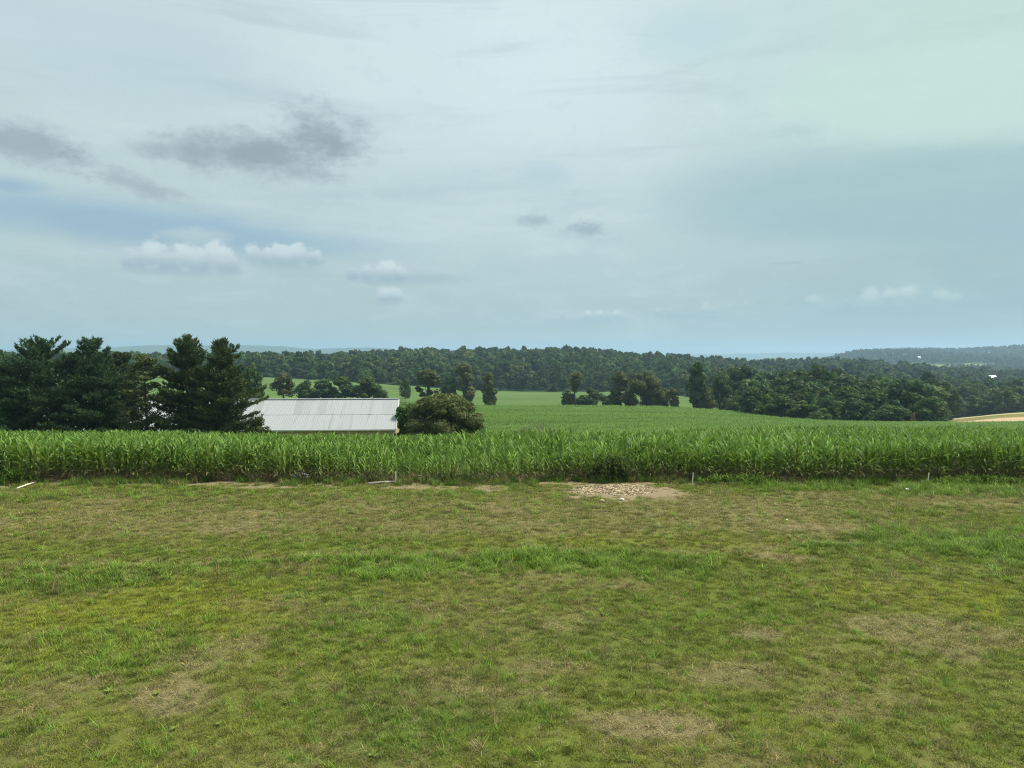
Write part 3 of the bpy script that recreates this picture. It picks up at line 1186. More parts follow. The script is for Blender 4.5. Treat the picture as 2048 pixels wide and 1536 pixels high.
M['roof'] = roof_material()
M['siding'] = plain('pale_board_siding', (.48, .38, .20), .8, .2, .25, 3, .1, stretch=(8, 8, .5))
M['white'] = plain('white_paint', (.72, .72, .70), .6, .3, .1, 3, 0)
M['dark'] = plain('dark_opening', (.03, .03, .03), .8, .1, .2, 3, 0)


def build_barn():
    D0, W, LEN, WALL = 97.0, 5.0, 56.0, 3.5
    th = R(4.5)
    xr = (786 - 1024) / F * D0
    zg = -7.85
    eave_z = 4.15
    rise = 3.3
    b = empty('barn', (xr, D0, zg), th)
    tag(b, 'long pale barn with a weathered white metal roof behind the corn', 'barn')
    # local frame: x along the ridge (0 = right gable), y back
    ov = .45
    slope = math.hypot(W + ov, rise * (W + ov) / W)
    ang = math.atan2(rise, W)
    # front roof sheets, two tiers, ribbed
    sw = 1.06

    def sheet_mesh(ln):
        v, f = [], []
        n = 5
        prof = []
        for i in range(n):
            x0 = -sw * i / n
            prof += [(x0, 0), (x0 - sw / n * .72, 0), (x0 - sw / n * .80, .016), (x0 - sw / n * .92, .016)]
        prof.append((-sw, 0))
        for (px, pz) in prof:
            v += [(px, 0, pz), (px, ln, pz)]
        for i in range(len(prof) - 1):
            f.append((2 * i, 2 * i + 1, 2 * i + 3, 2 * i + 2))
        # thickness underside
        k = len(v)
        v += [(0, 0, -.03), (0, ln, -.03), (-sw, ln, -.03), (-sw, 0, -.03)]
        f.append((k, k + 3, k + 2, k + 1))
        f.append((0, 1, k + 1, k))
        f.append((2 * len(prof) - 2, k + 3, k + 2, 2 * len(prof) - 1))
        f.append((0, k, k + 3, 2 * len(prof) - 2))
        return mesh_from('roof_sheet', v, f, M['roof'])
    half = slope / 2
    m1 = sheet_mesh(half + .12)
    ns = int(LEN / sw)
    rr = random.Random(3)
    for i in range(ns):
        for tier in range(2):
            s = obj('roof_sheet', m1, b)
            t0 = tier * half - (.0 if tier == 0 else .10)
            y = -ov + math.cos(ang) * t0
            z = eave_z - ov * rise / W + math.sin(ang) * t0 + .028 * tier + rr.uniform(0, .012)
            s.location = (.35 - i * sw, y, z)
            s.rotation_euler = (ang, 0, 0)
    LX = -ns * sw + .35
    mb = MB()
    mb.add([(.35, W, eave_z + rise + .02), (LX, W, eave_z + rise + .02), (LX, 2 * W + ov, eave_z - ov * rise / W), (.35, 2 * W + ov, eave_z - ov * rise / W)], [(0, 1, 2, 3), (3, 2, 1, 0)])
    obj('back_roof_slope', mb.mesh('back_roof_slope', M['roof']), b)
    mb = MB()
    mb.tube([(.42, W, eave_z + rise + .10), (LX, W, eave_z + rise + .10)], .11, 6)
    obj('ridge_cap', mb.mesh('ridge_cap', M['roof']), b)
    # fascia and verge boards
    mb = MB(); mb.box(((LX + .35) / 2, -ov - .02, eave_z - ov * rise / W - .06), (ns * sw, .04, .16))
    obj('fascia', mb.mesh('fascia', M['white']), b)
    for sgn in (0, 1):
        mb = MB()
        y0 = -ov if sgn == 0 else 2 * W + ov
        z0 = eave_z - ov * rise / W
        zr = eave_z + rise
        x0, x1 = .36, .42
        vs = []
        for xx in (x0, x1):
            vs += [(xx, y0, z0 + .10), (xx, W, zr + .12), (xx, W, zr - .14), (xx, y0, z0 - .16)]
        mb.add(vs, [(0, 1, 2, 3), (7, 6, 5, 4), (0, 4, 5, 1), (3, 2, 6, 7), (1, 5, 6, 2), (0, 3, 7, 4)])
        obj('verge_board', mb.mesh('verge_board', M['white']), b)
    # walls
    def boards(name, p0, p1, zb, ztop_fn, outn):
        mb = MB()
        p0, p1 = Vector(p0), Vector(p1)
        n = max(2, int((p1 - p0).length / .30))
        for i in range(n):
            a = p0.lerp(p1, i / n); c = p0.lerp(p1, (i + .955) / n)
            ta, tc_ = ztop_fn(i / n), ztop_fn((i + .955) / n)
            off = Vector(outn) * (.02 + .012 * (i % 2))
            ins = Vector(outn) * -.03
            vs = [(*(a + off).xy, zb), (*(c + off).xy, zb), (*(c + off).xy, tc_), (*(a + off).xy, ta),
                  (*(a + ins).xy, zb), (*(c + ins).xy, zb), (*(c + ins).xy, tc_), (*(a + ins).xy, ta)]
            mb.add(vs, [(0, 1, 2, 3), (7, 6, 5, 4), (0, 4, 5, 1), (1, 5, 6, 2), (2, 6, 7, 3), (3, 7, 4, 0)])
        return obj(name, mb.mesh(name, M['siding']), b)
    boards('front_wall', (LX + .5, 0, 0), (0, 0, 0), -1.5, lambda k: eave_z - .05, (0, -1, 0))
    boards('gable_wall', (0, 0, 0), (0, 2 * W, 0), -1.5, lambda k: eave_z + rise * (1 - abs(2 * k - 1)) - .08, (1, 0, 0))
    boards('back_wall', (LX + .5, 2 * W, 0), (0, 2 * W, 0), -1.5, lambda k: eave_z - .05, (0, 1, 0))
    boards('gable_wall', (LX + .5, 0, 0), (LX + .5, 2 * W, 0), -1.5, lambda k: eave_z + rise * (1 - abs(2 * k - 1)) - .08, (-1, 0, 0))
    for x in (0.02, -7.4, -14.8, -22.2, -29.6):
        mb = MB(); mb.box((x, -.06, .9), (.16, .10, 5.0))
        obj('post', mb.mesh('post', M['white'] if x > 0 else M['bark']), b)
    mb = MB(); mb.box((.08, .02 + 2 * W, .9), (.2, .2, 5.0))
    obj('post', mb.mesh('post', M['white']), b)
    mb = MB(); mb.box((.055, 2.4, .8), (.03, 2.2, 4.4))
    obj('gable_door', mb.mesh('gable_door', M['dark']), b)
    mb = MB(); mb.box((-.7, -.12, 3.1), (.22, .16, .2)); mb.tube([(-.7, -.05, 3.2), (-.7, -.2, 3.24)], .03, 5)
    obj('wall_lamp', mb.mesh('wall_lamp', M['white']), b)


build_barn()

# ------------------------------------------------------------------ trees
ICO_V, ICO_F = None, None


def ico():
    global ICO_V, ICO_F
    if ICO_V is None:
        import bmesh
        bm = bmesh.new()
        bmesh.ops.create_icosphere(bm, subdivisions=1, radius=1)
        ICO_V = np.array([v.co[:] for v in bm.verts])
        ICO_F = np.array([[v.index for v in f.verts] for f in bm.faces])
        bm.free()
    return ICO_V, ICO_F


def crown_arrays(lobes, nleaf, size, seed, core=.62, up=.35):
    """leaf clumps spread over and through a set of ellipsoid lobes"""
    r = np.random.default_rng(seed)
    L = np.array([[*c, *q] for c, q in lobes], float)
    area = (L[:, 3] * L[:, 4] + L[:, 3] * L[:, 5] + L[:, 4] * L[:, 5])
    k = r.choice(len(L), nleaf, p=area / area.sum())
    dr = r.normal(size=(nleaf, 3))
    dr[:, 2] += up
    dr /= np.linalg.norm(dr, axis=1)[:, None]
    rad = 1.0 - np.abs(r.normal(0, .16, nleaf)) + (r.random(nleaf) < .12) * r.uniform(0, .22, nleaf)
    p = L[k, :3] + dr * L[k, 3:] * rad[:, None]
    nrm = dr / L[k, 3:]
    nrm /= np.linalg.norm(nrm, axis=1)[:, None]
    nrm = nrm + r.normal(0, .45, (nleaf, 3))
    nrm /= np.linalg.norm(nrm, axis=1)[:, None]
    a = np.cross(nrm, r.normal(size=(nleaf, 3)))
    a /= np.linalg.norm(a, axis=1)[:, None]
    b = np.cross(nrm, a)
    s = size * r.uniform(.5, 1.5, nleaf)[:, None]
    e = r.uniform(.45, .9, nleaf)[:, None]
    q0 = p + a * s
    q1 = p + b * s * e + nrm * s * r.uniform(-.3, .3, nleaf)[:, None]
    q2 = p - a * s * r.uniform(.6, 1, nleaf)[:, None]
    q3 = p - b * s * e + nrm * s * r.uniform(-.3, .3, nleaf)[:, None]
    v = np.stack([q0, q1, q2, q3], 1).reshape(-1, 3)
    f = np.arange(nleaf * 4).reshape(-1, 4)
    tri = np.concatenate([f[:, [0, 1, 2]], f[:, [0, 2, 3]]])
    if core:
        iv, jf = ico()
        for i in range(len(L)):
            base = len(v)
            v = np.concatenate([v, L[i, :3] + iv * L[i, 3:] * core * r.uniform(.85, 1.1, (len(iv), 1))])
            tri = np.concatenate([tri, jf + base])
    return v, tri


def lobes_for(shape, seed):
    """lobes of a crown 10 m tall"""
    r = random.Random(seed)
    out = []

    def put(n, prof, rr, flat=.8):
        for i in range(n):
            k = (i + r.random()) / n
            z, w = None, None
            for (a, b) in zip(prof[:-1], prof[1:]):
                if a[0] <= k <= b[0]:
                    t = (k - a[0]) / (b[0] - a[0])
                    z = a[1] + (b[1] - a[1]) * t
                    w = a[2] + (b[2] - a[2]) * t
            a_ = r.uniform(0, 6.283)
            q = w * math.sqrt(r.uniform(.05, 1))
            s = rr * r.uniform(.65, 1.3)
            out.append(((q * math.cos(a_), q * math.sin(a_), z), (s, s, s * flat * r.uniform(.8, 1.2))))
    if shape == 'round':
        put(22, [(0, 2.2, 2.2), (.35, 4.5, 3.3), (.75, 7.2, 2.6), (1, 8.7, 1.0)], 1.35)
    elif shape == 'spread':
        put(20, [(0, 3.6, 2.8), (.4, 5.5, 3.9), (.75, 7.6, 3.2), (1, 8.8, 1.4)], 1.25, .7)
    elif shape == 'column':
        put(20, [(0, .8, 1.2), (.4, 3.6, 1.3), (.6, 6.0, 1.0), (.8, 7.8, 1.2), (1, 9.3, .4)], .85, .95)
    elif shape == 'bush':
        put(20, [(0, 1.2, 3.8), (.4, 3.2, 4.2), (.75, 6.0, 3.2), (1, 8.2, 1.4)], 1.7, .9)
    elif shape == 'tuft':
        put(9, [(0, 6.8, .5), (.5, 8.0, 1.5), (1, 9.2, .8)], .85, .8)
        put(5, [(0, 4.8, .2), (1, 6.6, .5)], .5, 1)
    elif shape == 'open':
        put(15, [(0, 6.2, 2.4), (.5, 7.8, 3.0), (1, 9.0, 1.6)], 1.05, .6)
        put(6, [(0, 2.8, 2.4), (1, 5.2, 2.7)], .7, .8)
    return out


def trunk_mesh(shape, seed, lobes):
    r = random.Random(seed)
    mb = MB()
    top = {'round': 6, 'spread': 6, 'column': 8, 'bush': 4, 'tuft': 8, 'open': 7}[shape]
    rad = {'tuft': .22, 'open': .3, 'column': .28}.get(shape, .3)
    pts = [(0, 0, -.6)]
    x = y = 0
    for i in range(1, 6):
        x += r.uniform(-.15, .15); y += r.uniform(-.15, .15)
        pts.append((x, y, top * i / 5))
    mb.tube(pts, [rad * 1.35, rad, rad * .85, rad * .7, rad * .5, rad * .25], 7)
    for c, q in lobes[::2]:
        z = max(.8, c[2] * r.uniform(.4, .65))
        i = min(4, int(z / top * 5))
        p = Vector(pts[i]).lerp(Vector(pts[i + 1]), .5)
        p.z = min(z, top)
        mid = p.lerp(Vector(c), .5) + Vector((0, 0, -.2))
        mb.tube([p, mid, Vector(c)], [rad * .35, rad * .22, rad * .08], 5)
    return mb.mesh('trunk', M['bark'], True)


SHAPES = {}


def shape_variant(shape, k, nleaf=2600, size=.34):
    key = (shape, k)
    if key not in SHAPES:
        seed = abs(hash(shape)) % 1 + {'round': 10, 'spread': 20, 'column': 30, 'bush': 40, 'tuft': 50, 'open': 60}[shape] + k
        lb = lobes_for(shape, seed)
        v, t = crown_arrays(lb, nleaf if shape not in ('tuft',) else 1200, size, seed, core=.6 if shape not in ('open', 'tuft') else .35)
        SHAPES[key] = (mesh_from('crown', v, t, M['leaf_obj']), trunk_mesh(shape, seed, lb))
    return SHAPES[key]


TREE_W = {'round': 8.6, 'spread': 9.6, 'column': 3.9, 'bush': 11.2, 'tuft': 3.9, 'open': 7.2}
DARK = (.058, .102, .038)
MID = (.066, .112, .036)
LIGHT = (.085, .130, .038)
OLV = (.098, .112, .048)
DRY = (.30, .22, .11)
nseed = 0


def tree_at(px, top, d, wpx, shape, colr, label, cat='tree', group=None, k=None, name=None, sink=0.0):
    global nseed
    nseed += 1
    x, y, z = at(px, d)
    z -= sink
    ztop = EYE - (top - HOR) / F * d
    hgt = max(1.5, ztop - z)
    w = wpx * 1.15 / F * d
    cm, tm = shape_variant(shape, (nseed if k is None else k) % 3)
    sx = w / TREE_W[shape]
    sz = hgt / 9.9
    rr = random.Random(nseed * 13)
    e = empty(name or ('shrub' if shape == 'bush' else 'tree'), (x, y, z), rr.uniform(0, 6.283), (sx, sx, sz))
    tag(e, label, cat, group)
    obj('trunk', tm, e)
    c = obj('crown', cm, e)
    f = rr.uniform(.88, 1.12)
    c.color = (colr[0] * f, colr[1] * f, colr[2] * f, 1)
    return e


# hedgerow trees (photo column, photo row of the top, distance, width in photo px)
tree_at(505, 728, 205, 48, 'round', MID, 'leafy green tree rising beside the right end of the pines')
tree_at(566, 744, 290, 46, 'round', OLV, 'lone round tree with a bare trunk above the barn roof near the pines')
HG = 'trees in the clump behind the barn'
for (px, top, w, sh, c, lab) in ((610, 757, 52, 'bush', DARK, 'low dark bushy tree of the barn clump, next to the lone round tree'),
                                 (645, 759, 54, 'round', DARK, 'dark round tree of the barn clump between a low bushy tree and a taller one'),
                                 (690, 751, 62, 'round', DARK, 'taller dark tree in the middle of the clump behind the barn roof'),
                                 (730, 751, 58, 'round', MID, 'taller mid-green tree of the barn clump, next to the clump\'s smallest bush'),
                                 (757, 765, 36, 'bush', MID, 'small mid-green bushy tree ending the clump above the barn ridge')):
    tree_at(px, top, 285, w, sh, c, lab, 'tree', HG, name='tree')
tree_at(810, 757, 330, 30, 'bush', DARK, 'small dark round tree just right of the barn ridge end', name='tree')
tree_at(857, 738, 262, 58, 'open', OLV, 'open flat-topped tree with a bare trunk behind the big round shrub')
tree_at(900, 752, 335, 34, 'round', MID, 'pale slender tree between the flat-topped tree and the tall column tree')
tree_at(930, 726, 335, 36, 'column', OLV, 'tall ivy-clad column tree above the right side of the big shrub')
tree_at(976, 747, 280, 28, 'column', OLV, 'slim column tree standing alone at the hedge line beside the big shrub')
tree_at(1150, 745, 285, 34, 'tuft', OLV, 'thin tree with a bare trunk and a tufted head over hedge bushes')
tree_at(1138, 782, 286, 40, 'bush', OLV, 'rounded hedge bush at the foot of the tufted thin tree', 'bush')
tree_at(1184, 773, 285, 54, 'bush', DARK, 'wide dark dome-shaped hedge bush beside the tufted thin tree', 'bush')
tree_at(1215, 789, 285, 34, 'bush', DARK, 'low hedge bush between the dome-shaped bush and a tall tree', 'bush')
tree_at(1300, 780, 286, 44, 'bush', OLV, 'hedge bush under the canopy between the spreading and the rounded tree', 'bush')
tree_at(1334, 784, 286, 30, 'bush', OLV, 'low hedge bush beside the rounded olive tree at the gap', 'bush')
tree_at(1162, 788, 287, 30, 'bush', OLV, 'small hedge bush under the tufted thin tree, touching the dome-shaped bush', 'bush')
tree_at(1238, 746, 287, 36, 'column', OLV, 'upright bushy tree in the middle of the hedgerow', k=1)
tree_at(1262, 772, 285, 36, 'bush', OLV, 'hedge bush between the upright tree and the spreading tree', 'bush')
tree_at(1286, 742, 284, 60, 'spread', OLV, 'spreading leaning tree in the hedgerow over open grass')
tree_at(1314, 756, 284, 50, 'round', OLV, 'rounded olive tree at the right end of the hedgerow row')
tree_at(1350, 777, 285, 20, 'column', OLV, 'tiny lone tree standing in the gap of the hedgerow', k=2)
tree_at(1393, 725, 286, 36, 'column', DARK, 'tallest narrow dark tree of the hedgerow beside the gap', k=0)
tree_at(1414, 776, 285, 40, 'bush', OLV, 'bush at the foot of the tallest narrow tree', 'bush')
tree_at(1440, 747, 290, 44, 'round', DARK, 'broad dark tree between the tallest narrow tree and the wood')
tree_at(1478, 787, 262, 54, 'bush', LIGHT, 'light green rounded bush at the near corner of the wood', 'bush')

# big shrub beside the barn
def big_shrub():
    x, y, z = at(880, 93)
    lb = []
    r = random.Random(77)
    W, H = 5.2, 7.3
    for i in range(90):
        a = r.uniform(0, 6.283)
        q = math.sqrt(r.random())
        hm = H * math.sqrt(max(.10, 1 - (q * .93) ** 2.8))
        h = hm * r.choice((1.0, 1.0, r.uniform(.15, 1)))
        sz_ = r.uniform(.6, 1.2)
        lb.append(((q * W * .88 * math.cos(a) + (.6 if h > 4 else 0), q * 3.4 * math.sin(a), max(.5, h - sz_ * .7)), (sz_ * 1.15, sz_ * 1.15, sz_ * .85)))
    lb.append(((0, 0, H * .38), (W * .80, 2.8, H * .42)))
    v, t = crown_arrays(lb, 20000, .14, 5, core=.8, up=.25)
    e = empty('shrub', (x, y, z))
    tag(e, 'big round olive green shrub next to the barn gable', 'shrub')
    c = obj('crown', mesh_from('crown', v, t, M['leaf_obj']), e)
    c.color = (.098, .120, .048, 1)
    mb = MB()
    for i in range(9):
        a = r.uniform(0, 6.283); q = r.uniform(1, 3)
        mb.tube([(r.uniform(-.4, .4), r.uniform(-.4, .4), -.4), (q * .5 * math.cos(a), q * .4 * math.sin(a), 1.4), (q * math.cos(a), q * .6 * math.sin(a), 4)], [.14, .09, .03], 5)
    obj('stems', mb.mesh('stems', M['bark']), e)
    # brighter bush between the shrub and the barn
    x, y, z = at(812, 99)
    lb = [((r.uniform(-1.3, 1.3), r.uniform(-1, 1), r.uniform(1, 6.2)), (r.uniform(.6, 1.0),) * 3) for _ in range(20)]
    v, t = crown_arrays(lb, 5000, .14, 6, core=.6)
    e = empty('shrub', (x, y, z))
    tag(e, 'bright green bush squeezed between the barn gable and the big shrub', 'shrub')
    c = obj('crown', mesh_from('crown', v, t, M['leaf_obj']), e)
    c.color = (.060, .115, .026, 1)
    mb = MB(); mb.tube([(0, 0, -.3), (.1, 0, 2), (0, .1, 5)], [.12, .09, .04], 5)
    obj('trunk', mb.mesh('trunk', M['bark']), e)


big_shrub()


def pine(px, top, d, wpx, seed, colr, label, low=.07, dens=1.0, droop=.0, n_whorl=21, peak=.9):
    r = random.Random(seed)
    x, y, z = at(px, d)
    H = EYE - (top - HOR) / F * d - z
    Rm = wpx / F * d / 2
    e = empty('pine_tree', (x, y, z), r.uniform(0, 6.283))
    tag(e, label, 'pine tree')
    tb = MB()
    bend = (r.uniform(-.2, .2), r.uniform(-.2, .2))
    tb.tube([(0, 0, -.5), (bend[0] * .3, bend[1] * .3, H * .3), (bend[0], bend[1], H * .65), (bend[0], bend[1], H * .985)], [.30, .24, .14, .03], 8)
    V, Fc = [], []
    nb = 0
    base_pts, base_dir, base_sz = [], [], []
    for i in range(n_whorl):
        k = (i + r.uniform(-.45, .45)) / (n_whorl - 1)
        k = min(max(k, 0), 1)
        h = H * (low + (1 - low) * (k ** .95) * .985)
        # irregular old-pine outline: widest low down, ragged
        prof = (1 - k) ** .44 * (.80 + .20 * math.sin(k * 3)) + .04
        if k < .16:
            prof *= .80 + 1.2 * k
        nl = 8 if k < .75 else 6
        a0 = r.uniform(0, 6.283)
        for j in range(nl):
            a = a0 + j * 6.283 / nl + r.uniform(-.35, .35)
            L = Rm * prof * (.58 + .55 * float(vnoise(np.array([a * 1.1 + seed * 5]), np.array([h * .42]), seed)[0])) * r.uniform(.85, 1.15)
            if r.random() < .10:
                L *= .5
            L = max(L, .25)
            el = (.30 * k + .55 * k ** 4 + .02 - droop * (1 - k)) + r.uniform(-.16, .18)
            cx = bend[0] * k; cy = bend[1] * k
            d0 = Vector((math.cos(a) * math.cos(el), math.sin(a) * math.cos(el), math.sin(el)))
            pts = [Vector((cx, cy, h))]
            seg = 4
            dd = d0.copy()
            for s in range(seg):
                dd = (dd + Vector((r.uniform(-.1, .1), r.uniform(-.1, .1), .05 + .10 * s / seg))).normalized()
                pts.append(pts[-1] + dd * L / seg)
            tb.tube(pts, [.055 * (1 - k * .6), .042 * (1 - k * .6), .03 * (1 - k * .6), .02 * (1 - k * .6), .008], 4)
            # sprays along the limb and on side twigs
            ns = int((7 + L * 15) * dens)
            for s in range(ns):
                t = .16 + .84 * (s + r.random()) / ns
                f = t * seg
                q = min(seg - 1, int(f))
                p = pts[q].lerp(pts[q + 1], f - q)
                side = dd.cross(Vector((0, 0, 1))).normalized() * r.uniform(-1, 1) * L * .30 * (1.15 - t * .75)
                p = p + side + Vector((0, 0, r.uniform(-.10, .16)))
                dirn = (dd * r.uniform(.3, 1) + side.normalized() * r.uniform(0, .9) + Vector((0, 0, r.uniform(.0, .75)))).normalized()
                base_pts.append(p); base_dir.append(dirn); base_sz.append(r.uniform(.75, 1.25))
    # leader tufts
    for s in range(14):
        p = Vector((bend[0] + r.uniform(-.08, .08), bend[1] + r.uniform(-.08, .08), H * (.955 + .045 * s / 14)))
        base_pts.append(p); base_dir.append(Vector((r.uniform(-.7, .7), r.uniform(-.7, .7), 1)).normalized()); base_sz.append(.8)
    P = np.array([p[:] for p in base_pts]); Dn = np.array([q[:] for q in base_dir]); Sz = np.array(base_sz)
    rn = np.random.default_rng(seed)
    nbl = 7
    P = np.repeat(P, nbl, 0); Dn = np.repeat(Dn, nbl, 0); Sz = np.repeat(Sz, nbl)
    m = len(P)
    dv = Dn + rn.normal(0, .55, (m, 3)); dv /= np.linalg.norm(dv, axis=1)[:, None]
    sv = np.cross(dv, rn.normal(size=(m, 3))); sv /= np.linalg.norm(sv, axis=1)[:, None]
    ln = (.30 * Sz * rn.uniform(.6, 1.3, m))[:, None]
    wd = (.050 * Sz)[:, None]
    P = P + rn.normal(0, .05, (m, 3))
    v = np.stack([P - sv * wd, P + sv * wd, P + dv * ln], 1).reshape(-1, 3)
    f = np.arange(m * 3).reshape(-1, 3)
    obj('trunk', tb.mesh('trunk', M['bark']), e)
    c = obj('needles', mesh_from('needles', v, f, M['needle']), e)
    c.color = (*colr, 1)
    return e


PD = (.050, .096, .050)
PO = (.066, .098, .044)
pine(78, 690, 82, 255, 1, PD, 'tall dark green pine with spreading lower boughs next to the brown-tinged pine group', low=.06)
pine(2, 742, 80, 210, 2, PD, 'lower dark pine with wide boughs beside the tall spreading pine', low=.06)
pine(180, 688, 84, 240, 3, PD, 'tall bushy dark pine between the spreading pine and the thin tree', low=.08)
pine(245, 712, 88, 165, 6, PO, 'shorter olive pine behind the thin see-through tree', low=.08, dens=.8)
pine(376, 680, 82, 188, 4, PO, 'pointed olive green pine with a sharp leader behind the corn', low=.08)
pine(445, 684, 80, 190, 5, PO, 'broad-topped olive pine with layered boughs beside the metal roof', low=.07)


def thin_tree():
    """sparse see-through tree between the pines"""
    x, y, z = at(290, 81)
    r = random.Random(9)
    H = EYE - (708 - HOR) / F * 81 - z
    e = empty('tree', (x, y, z))
    tag(e, 'thin see-through olive tree with a visible trunk between the pine groups', 'tree')
    mb = MB()
    mb.tube([(0, 0, -.5), (.1, 0, H * .35), (-.1, .1, H * .7), (0, 0, H * .97)], [.17, .14, .08, .02], 6)
    lb = []
    for i in range(90):
        k = (i + .5) / 90
        h = H * (.22 + .76 * k)
        w = 2.9 * math.sin(math.pi * min(1, .22 + k * .74)) ** .8
        a = r.uniform(0, 6.283); q = w * math.sqrt(r.uniform(.15, 1))
        p = Vector((q * math.cos(a), q * math.sin(a), h))
        b = Vector((0, 0, h - q * .5))
        mb.tube([b, b.lerp(p, .5) + Vector((0, 0, -.1)), p], [.05, .03, .012], 4)
        s = r.uniform(.3, .6)
        lb.append((tuple(p), (s * 1.4, s * 1.4, s * .6)))
    v, t = crown_arrays(lb, 8000, .12, 12, core=0)
    obj('trunk', mb.mesh('trunk', M['bark']), e)
    c = obj('crown', mesh_from('crown', v, t, M['leaf_obj']), e)
    c.color = (.068, .090, .038, 1)


thin_tree()


def edge_shrub():
    x, y, z = at(517, 78)
    r = random.Random(19)
    e = empty('shrub', (x, y, z))
    tag(e, 'loose leafy shrub with bare side twigs at the right foot of the pines', 'shrub')
    lb = [((r.uniform(-1.0, .8), r.uniform(-.8, .8), r.uniform(.6, 3.9)), (r.uniform(.3, .6),) * 3) for _ in range(26)]
    v, t = crown_arrays(lb, 3600, .10, 15, core=.3)
    c = obj('crown', mesh_from('crown', v, t, M['leaf_obj']), e)
    c.color = (.060, .078, .026, 1)
    mb = MB()
    for i in range(12):
        a = r.uniform(-.5, .9)
        p = Vector((r.uniform(0, .7), r.uniform(-.3, .3), -.2))
        dv = Vector((math.sin(a), r.uniform(-.2, .2), math.cos(a)))
        q = p + dv * r.uniform(1.6, 2.6)
        s = q + (dv + Vector((.5, 0, .1))).normalized() * .9
        mb.tube([p, q, s], [.05, .028, .008], 4)
    obj('twigs', mb.mesh('twigs', M['twig']), e)


edge_shrub()

# trees along the front of the wood at the right: each one a thing
WG = 'trees along the front of the wood'
WL = 'leafy green tree in the dense front of the wood beyond the crop'
front = [(1512, 772, 232, 62), (1538, 786, 224, 60), (1566, 790, 219, 62), (1597, 800, 216, 60), (1600, 778, 236, 70), (1655, 784, 218, 66),
         (1688, 772, 226, 64), (1712, 792, 216, 58), (1745, 780, 226, 70), (1800, 776, 226, 74), (1832, 786, 223, 60), (1560, 766, 262, 70),
         (1625, 762, 270, 78), (1690, 758, 275, 80), (1752, 762, 268, 74), (1812, 764, 268, 76), (1870, 772, 262, 74), (1490, 762, 280, 60),
         (1905, 786, 385, 54), (1950, 790, 388, 56), (1995, 788, 386, 56), (2035, 786, 390, 56), (1930, 778, 420, 60), (1980, 776, 430, 60), (2040, 774, 425, 64)]
rr = random.Random(31)
for i, (px, top, d, w) in enumerate(front):
    c = [DARK, MID, MID, LIGHT][rr.randrange(4)]
    tree_at(px, top, d, w, ['round', 'bush', 'round', 'spread'][i % 4], c, WL, 'tree', WG, name='tree', sink=.3)
tree_at(1630, 806, 212, 64, 'bush', MID, 'rounded low tree bulging from the wood edge over the crop', name='tree')
tree_at(1777, 805, 211, 84, 'bush', MID, 'wide low shrub at the wood edge left of the dry tan bush', 'shrub')
tree_at(1864, 792, 212, 66, 'round', MID, 'full green tree at the corner of the wood beside the tan stubble', k=0, sink=1.2)
tree_at(1829, 823, 211, 13, 'bush', DRY, 'small dry tan bush between two green trees at the wood edge', 'bush')
tree_at(1665, 733, 330, 68, 'spread', (.026, .042, .016), 'large dark broad tree standing above the front of the wood')
tree_at(1850, 742, 420, 44, 'round', (.018, .036, .022), 'blackish green tree rising from the wood toward the white farmhouse')

# ---- woods as a mass
forest_protos = []
for k in range(8):
    sh = ['round', 'spread', 'round', 'bush', 'round', 'spread', 'column', 'spread'][k]
    lb = lobes_for(sh, 300 + k)
    v, t = crown_arrays(lb, 900, .50, 300 + k, core=.78)
    forest_protos.append(obj('forest_crown', mesh_from('forest_crown', v, t, M['leaf_inst']), link=False))


def forest():
    r = np.random.default_rng(55)
    P, Rt, Sc, Ix, Co = [], [], [], [], []

    def zone(d0, d1, t0, t1, area, scale, edge=True, clear=0.0, hmul=1.0):
        n = int((t1 - t0) * (d1 ** 2 - d0 ** 2) / 2 / area)
        d = np.sqrt(r.uniform(d0 ** 2, d1 ** 2, n))
        t = r.uniform(t0, t1, n)
        x = t * d
        px = 1024 + F * t
        keep = np.ones(n, bool)
        if edge:
            e = forest_edge(px)
            keep = d > e + 2
        # farmyard clearings in the valley
        keep &= ~((np.abs(px - 1984) < 19) & (d > 690) & (d < 1012))
        keep &= ~((np.abs(px - 1904) < 8) & (d > 880) & (d < 1010))
        keep &= ~((np.abs(px - 2040) < 9) & (d > 760) & (d < 900))
        if clear:
            keep &= fbm(x / 150, d / 150, 64, 3) < clear
        x, d, px = x[keep], d[keep], px[keep]
        n = len(x)
        s = scale * (.60 + .75 * r.random(n) ** 1.3)
        if edge:
            e = forest_edge(px)
            s = s * (.62 + .38 * ss(d - e, 0, 60))
        P.append(np.stack([x, d, height(x, d) - .6], -1))
        Rt.append(np.stack([np.zeros(n), np.zeros(n), r.uniform(0, 6.283, n)], -1))
        Sc.append(np.stack([s, s, s * r.uniform(.85, 1.2, n) * hmul], -1))
        Ix.append(r.integers(0, 8, n))
        base = np.array([.050, .088, .034])
        v = r.uniform(.5, 1.5, n)[:, None] * (.8 + .4 * fbm(x / 60, d / 60, 77, 3))[:, None]
        hue = r.uniform(-.3, .5, n)[:, None] * np.array([1, .25, .2])[None]
        Co.append(base[None] * v * (1 + hue))
    zone(210, 700, -.95, .95, 66, 1.5)
    zone(700, 1250, -.95, .95, 92, 1.7)
    zone(1250, 2300, .2, .95, 220, 1.4, edge=False, clear=.60)
    zone(2300, 4200, .38, .95, 420, 1.45, edge=False, clear=.66)
    zone(1250, 2200, -.95, .2, 900, 1.4, edge=False)
    return scatter('forest', np.concatenate(P), np.concatenate(Rt), np.concatenate(Sc), np.concatenate(Ix), np.concatenate(Co), forest_protos,
                   'dense dark green woods covering the far hills', 'forest')


forest()

# ------------------------------------------------------------------ far farm buildings
M['farm_white'] = plain('far_white_walls', (.75, .75, .74), .7, .2, .06, .2, 0)
M['farm_roof'] = plain('far_roof', (.62, .63, .64), .6, .3, .1, .2, 0)


